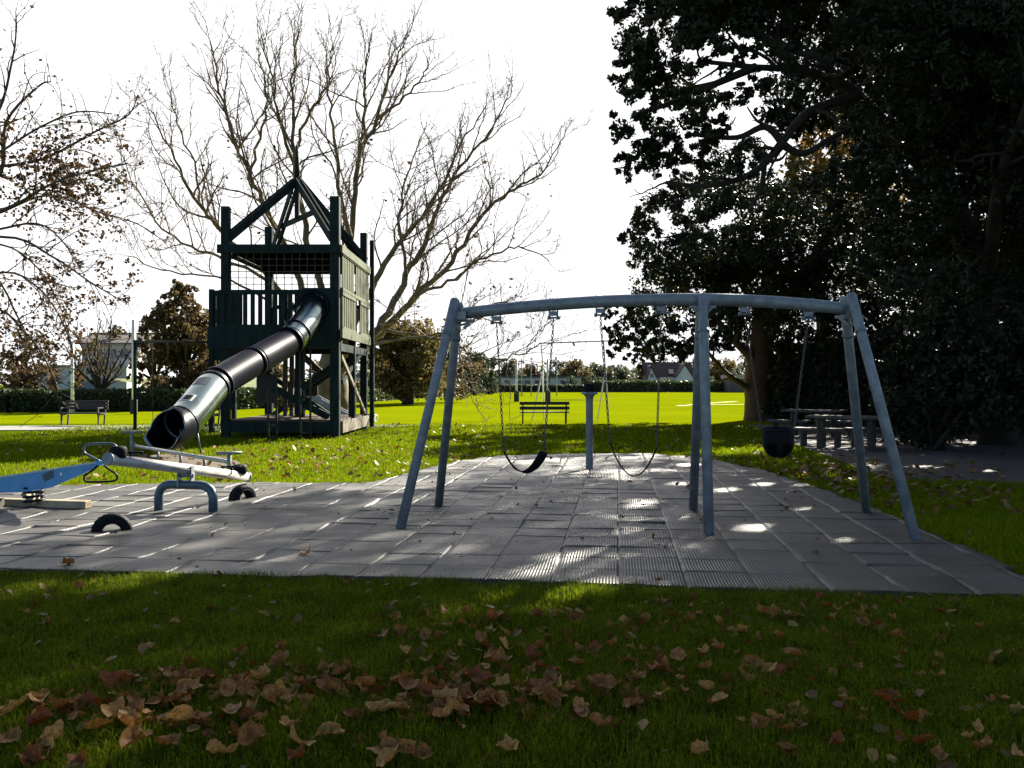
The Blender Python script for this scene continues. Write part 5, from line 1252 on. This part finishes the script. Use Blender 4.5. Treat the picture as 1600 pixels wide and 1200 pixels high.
for x, Y, top, wpx, lb, mt_ in far:
    con = 'conifer' in lb
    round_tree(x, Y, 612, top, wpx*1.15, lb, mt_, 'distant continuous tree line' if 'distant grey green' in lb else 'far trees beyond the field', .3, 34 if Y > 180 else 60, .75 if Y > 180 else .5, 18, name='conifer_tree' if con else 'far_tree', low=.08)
hedge_dark = round_tree(925, 168, 612, 577, 36, 'dark clipped block shaped shrub behind the top of the pillar', 'lf_far_dark', 'far shrubs', .3, 60, .5, 10, name='shrub', low=.05)
round_tree(893, 169, 612, 585, 34, 'light green shrub above the far hedge at the end of the low white building', 'lf_hedge_far', 'far shrubs', .3, 60, .5, 10, name='shrub', low=.05)
round_tree(1035, 175, 612, 590, 60, 'low dark shrub in front of the red roofed house', 'lf_far_dark', 'far shrubs', .2, 50, .5, 12, name='shrub', low=.05)
round_tree(1105, 175, 612, 586, 50, 'low dark shrub between the red roofed house and the middle swing legs', 'lf_far_dark', 'far shrubs', .2, 50, .5, 12, name='shrub', low=.05)

# ------------------------------------------------------------------ buildings
def gable(t, x0, x1, y0, y1, ze, zr, mt_r, along_x=True, over=.3):
    b = MB()
    if along_x:
        ym = (y0+y1)/2; x0 -= over; x1 += over; y0 -= over; y1 += over
        for (ya, yb) in ((y0, ym), (y1, ym)): b.add([(x0, ya, ze), (x1, ya, ze), (x1, yb, zr), (x0, yb, zr)], [(0, 1, 2, 3)])
    else:
        xm = (x0+x1)/2; x0 -= over; x1 += over; y0 -= over
        for (xa, xb) in ((x0, xm), (x1, xm)): b.add([(xa, y0, ze), (xa, y1, ze), (xb, y1, zr), (xb, y0, zr)], [(0, 1, 2, 3)])
    return b.build('roof', mt_r, t, solid=.15)
# white house at the left
YH = 72.0
wh = thing('white_house', P(130, 612, YH), 'two storey white house with grey garage door beyond the left hedge', 'house'); wh.location.z = 0; ORG[wh.name] = Vector(wh.location)
def bx(t, name, x0, x1, yt, yb, Y, dp, mt_):
    a, c = P(x0, yt, Y), P(x1, yb, Y); b = MB(); b.box(((a.x+c.x)/2, Y+dp/2, (a.z+c.z)/2), (c.x-a.x, dp, a.z-c.z)); return b.build(name, mt_, t)
bx(wh, 'lower_wall', 55, 198, 573, 631, YH, 7, M['white_wall'])
bx(wh, 'upper_wall', 128, 208, 536, 573, YH+3, 6, mat('grey_white_wall', (.42, .43, .44), (.34, .35, .36), .8, scale=.5))
a, c = P(120, 536, YH+3), P(214, 536, YH+3); gable(wh, a.x, c.x, YH+2.5, YH+9.5, a.z, a.z+.9, M['roof_dark'])
gd = bx(wh, 'garage_door', 112, 154, 594, 622, YH-.06, .06, M['grey_wall']); bx(wh, 'parapet', 53, 200, 570, 574, YH-.2, .3, M['white_wall'])
for x in (150, 175, 195):
    w_ = bx(wh, 'window', x-6, x+6, 546, 560, YH+2.95, .06, M['glass'])
# low white building across the field
YC = 172.0
lb_ = thing('clubhouse', (0, YC, 0), 'long low white building with dark windows behind the far hedge', 'building')
bx(lb_, 'wall', 781, 908, 590, 613, YC, 10, M['white_wall']); bx(lb_, 'roof', 778, 912, 587.6, 590.2, YC-.6, 11, M['roof_dark'])
for x in (792, 813, 824, 840, 852, 880):
    w_ = bx(lb_, 'window', x-4.2, x+4.2, 594.5, 600, YC-.1, .1, M['glass']); bx(lb_, 'window_sill', x-4.6, x+4.6, 600, 600.8, YC-.2, .2, M['white_paint']).parent = w_
# red roofed house with white gables
YG = 205.0
rh = thing('gabled_house', (36, YG, 0), 'red roofed house with two white pointed gables beyond the far hedge', 'house')
bx(rh, 'wall', 1014, 1080, 588, 610, YG, 9, M['white_wall'])
a, c = P(1010, 588, YG), P(1084, 588, YG); gable(rh, a.x, c.x, YG, YG+9, a.z, P(1040, 566, YG).z, M['roof_red'])
for x0, x1, yp, ye in ((1010, 1027, 572, 594), (1056, 1082, 569, 589)):
    b = MB(); a, c, tp = P(x0, ye, YG-2), P(x1, ye, YG-2), P((x0+x1)/2 if x0 > 1040 else x0+6, yp, YG-2)
    b.add([(a.x, YG-2, 0), (c.x, YG-2, 0), (c.x, YG-2, c.z), (tp.x, YG-2, tp.z), (a.x, YG-2, a.z), (a.x, YG+4, 0), (c.x, YG+4, 0), (c.x, YG+4, c.z), (tp.x, YG+4, tp.z), (a.x, YG+4, a.z)],
          [(0, 1, 2, 3, 4), (9, 8, 7, 6, 5), (0, 5, 6, 1), (1, 6, 7, 2), (4, 9, 5, 0)])
    g_ = b.build('gable_wall', M['white_wall'], rh)
    b = MB(); 
    for q in (a, c): b.add([(q.x+(q.x-tp.x)*.06, YG-2.3, q.z-(tp.z-q.z)*.06+.06), (tp.x, YG-2.3, tp.z+.12), (tp.x, YG+4, tp.z+.12), (q.x+(q.x-tp.x)*.06, YG+4, q.z-(tp.z-q.z)*.06+.06)], [(0, 1, 2, 3)])
    b.build('gable_roof', M['roof_red'], rh, solid=.2)
    if x0 < 1040: m_ = P((x0+x1)/2, ye-7, YG-2.06); b = MB(); b.box(m_, (.7, .06, .9)); b.build('window', M['glass'], rh)
bx(rh, 'dormer', 1046, 1052, 577, 584, YG+.2, 2, M['white_wall'])
# shed seen beyond the forked trunk
sh = thing('shed', P(1152, 612, 160), 'low pale roofed shed beyond the field left of the forked trunk', 'shed'); sh.location.z = 0; ORG[sh.name] = Vector(sh.location)
bx(sh, 'wall', 1140, 1172, 592, 613, 160, 5, M['roof_dark']); bx(sh, 'roof', 1138, 1174, 585.5, 592, 159.6, 5.8, mat('pale_roof', (.34, .30, .26), (.26, .23, .2), .8, scale=.5))
# parked cars under the trees right of the tower
def car(x, Y, mt_, label):
    p = P(x, CY, Y); p.z = 1.2
    t = thing('parked_car', p, label, 'car', 'cars parked beyond the bank')
    b = MB(); prof = [(-2.1, .35), (-2.1, .8), (-1.9, .92), (2.0, .78), (2.15, .6), (2.15, .35)]
    vs = [(p.x+u, p.y+s, p.z+z) for s in (-.85, .85) for u, z in prof]; k = len(prof)
    b.add(vs, [tuple(range(k)), tuple(range(k, 2*k))[::-1]]+[(i, (i+1) % k, (i+1) % k+k, i+k) for i in range(k)]); b.build('body', mt_, t, bevel=.06)
    b = MB(); prof = [(-1.6, .88), (-1.2, 1.42), (.3, 1.45), (1.1, .86)]; vs = [(p.x+u, p.y+s, p.z+z) for s in (-.72, .72) for u, z in prof]
    b.add(vs, [(0, 1, 2, 3), (7, 6, 5, 4), (0, 4, 5, 1), (1, 5, 6, 2), (2, 6, 7, 3)]); b.build('cabin', M['glass'], t, bevel=.05)
    for u in (-1.3, 1.35):
        for s in (-.8, .8): b = MB(); b.tube([(p.x+u, p.y+s-.1, p.z+.33), (p.x+u, p.y+s+.1, p.z+.33)], .33, 14); b.build('wheel', M['rubber'], t)
car(662, 98, mat('car_white', (.7, .7, .7), None, .25), 'white car parked beyond the bank behind the left swing legs'); car(578, 92, mat('car_silver', (.35, .37, .40), None, .25, .5), 'silver car parked under the trees right of the tower')
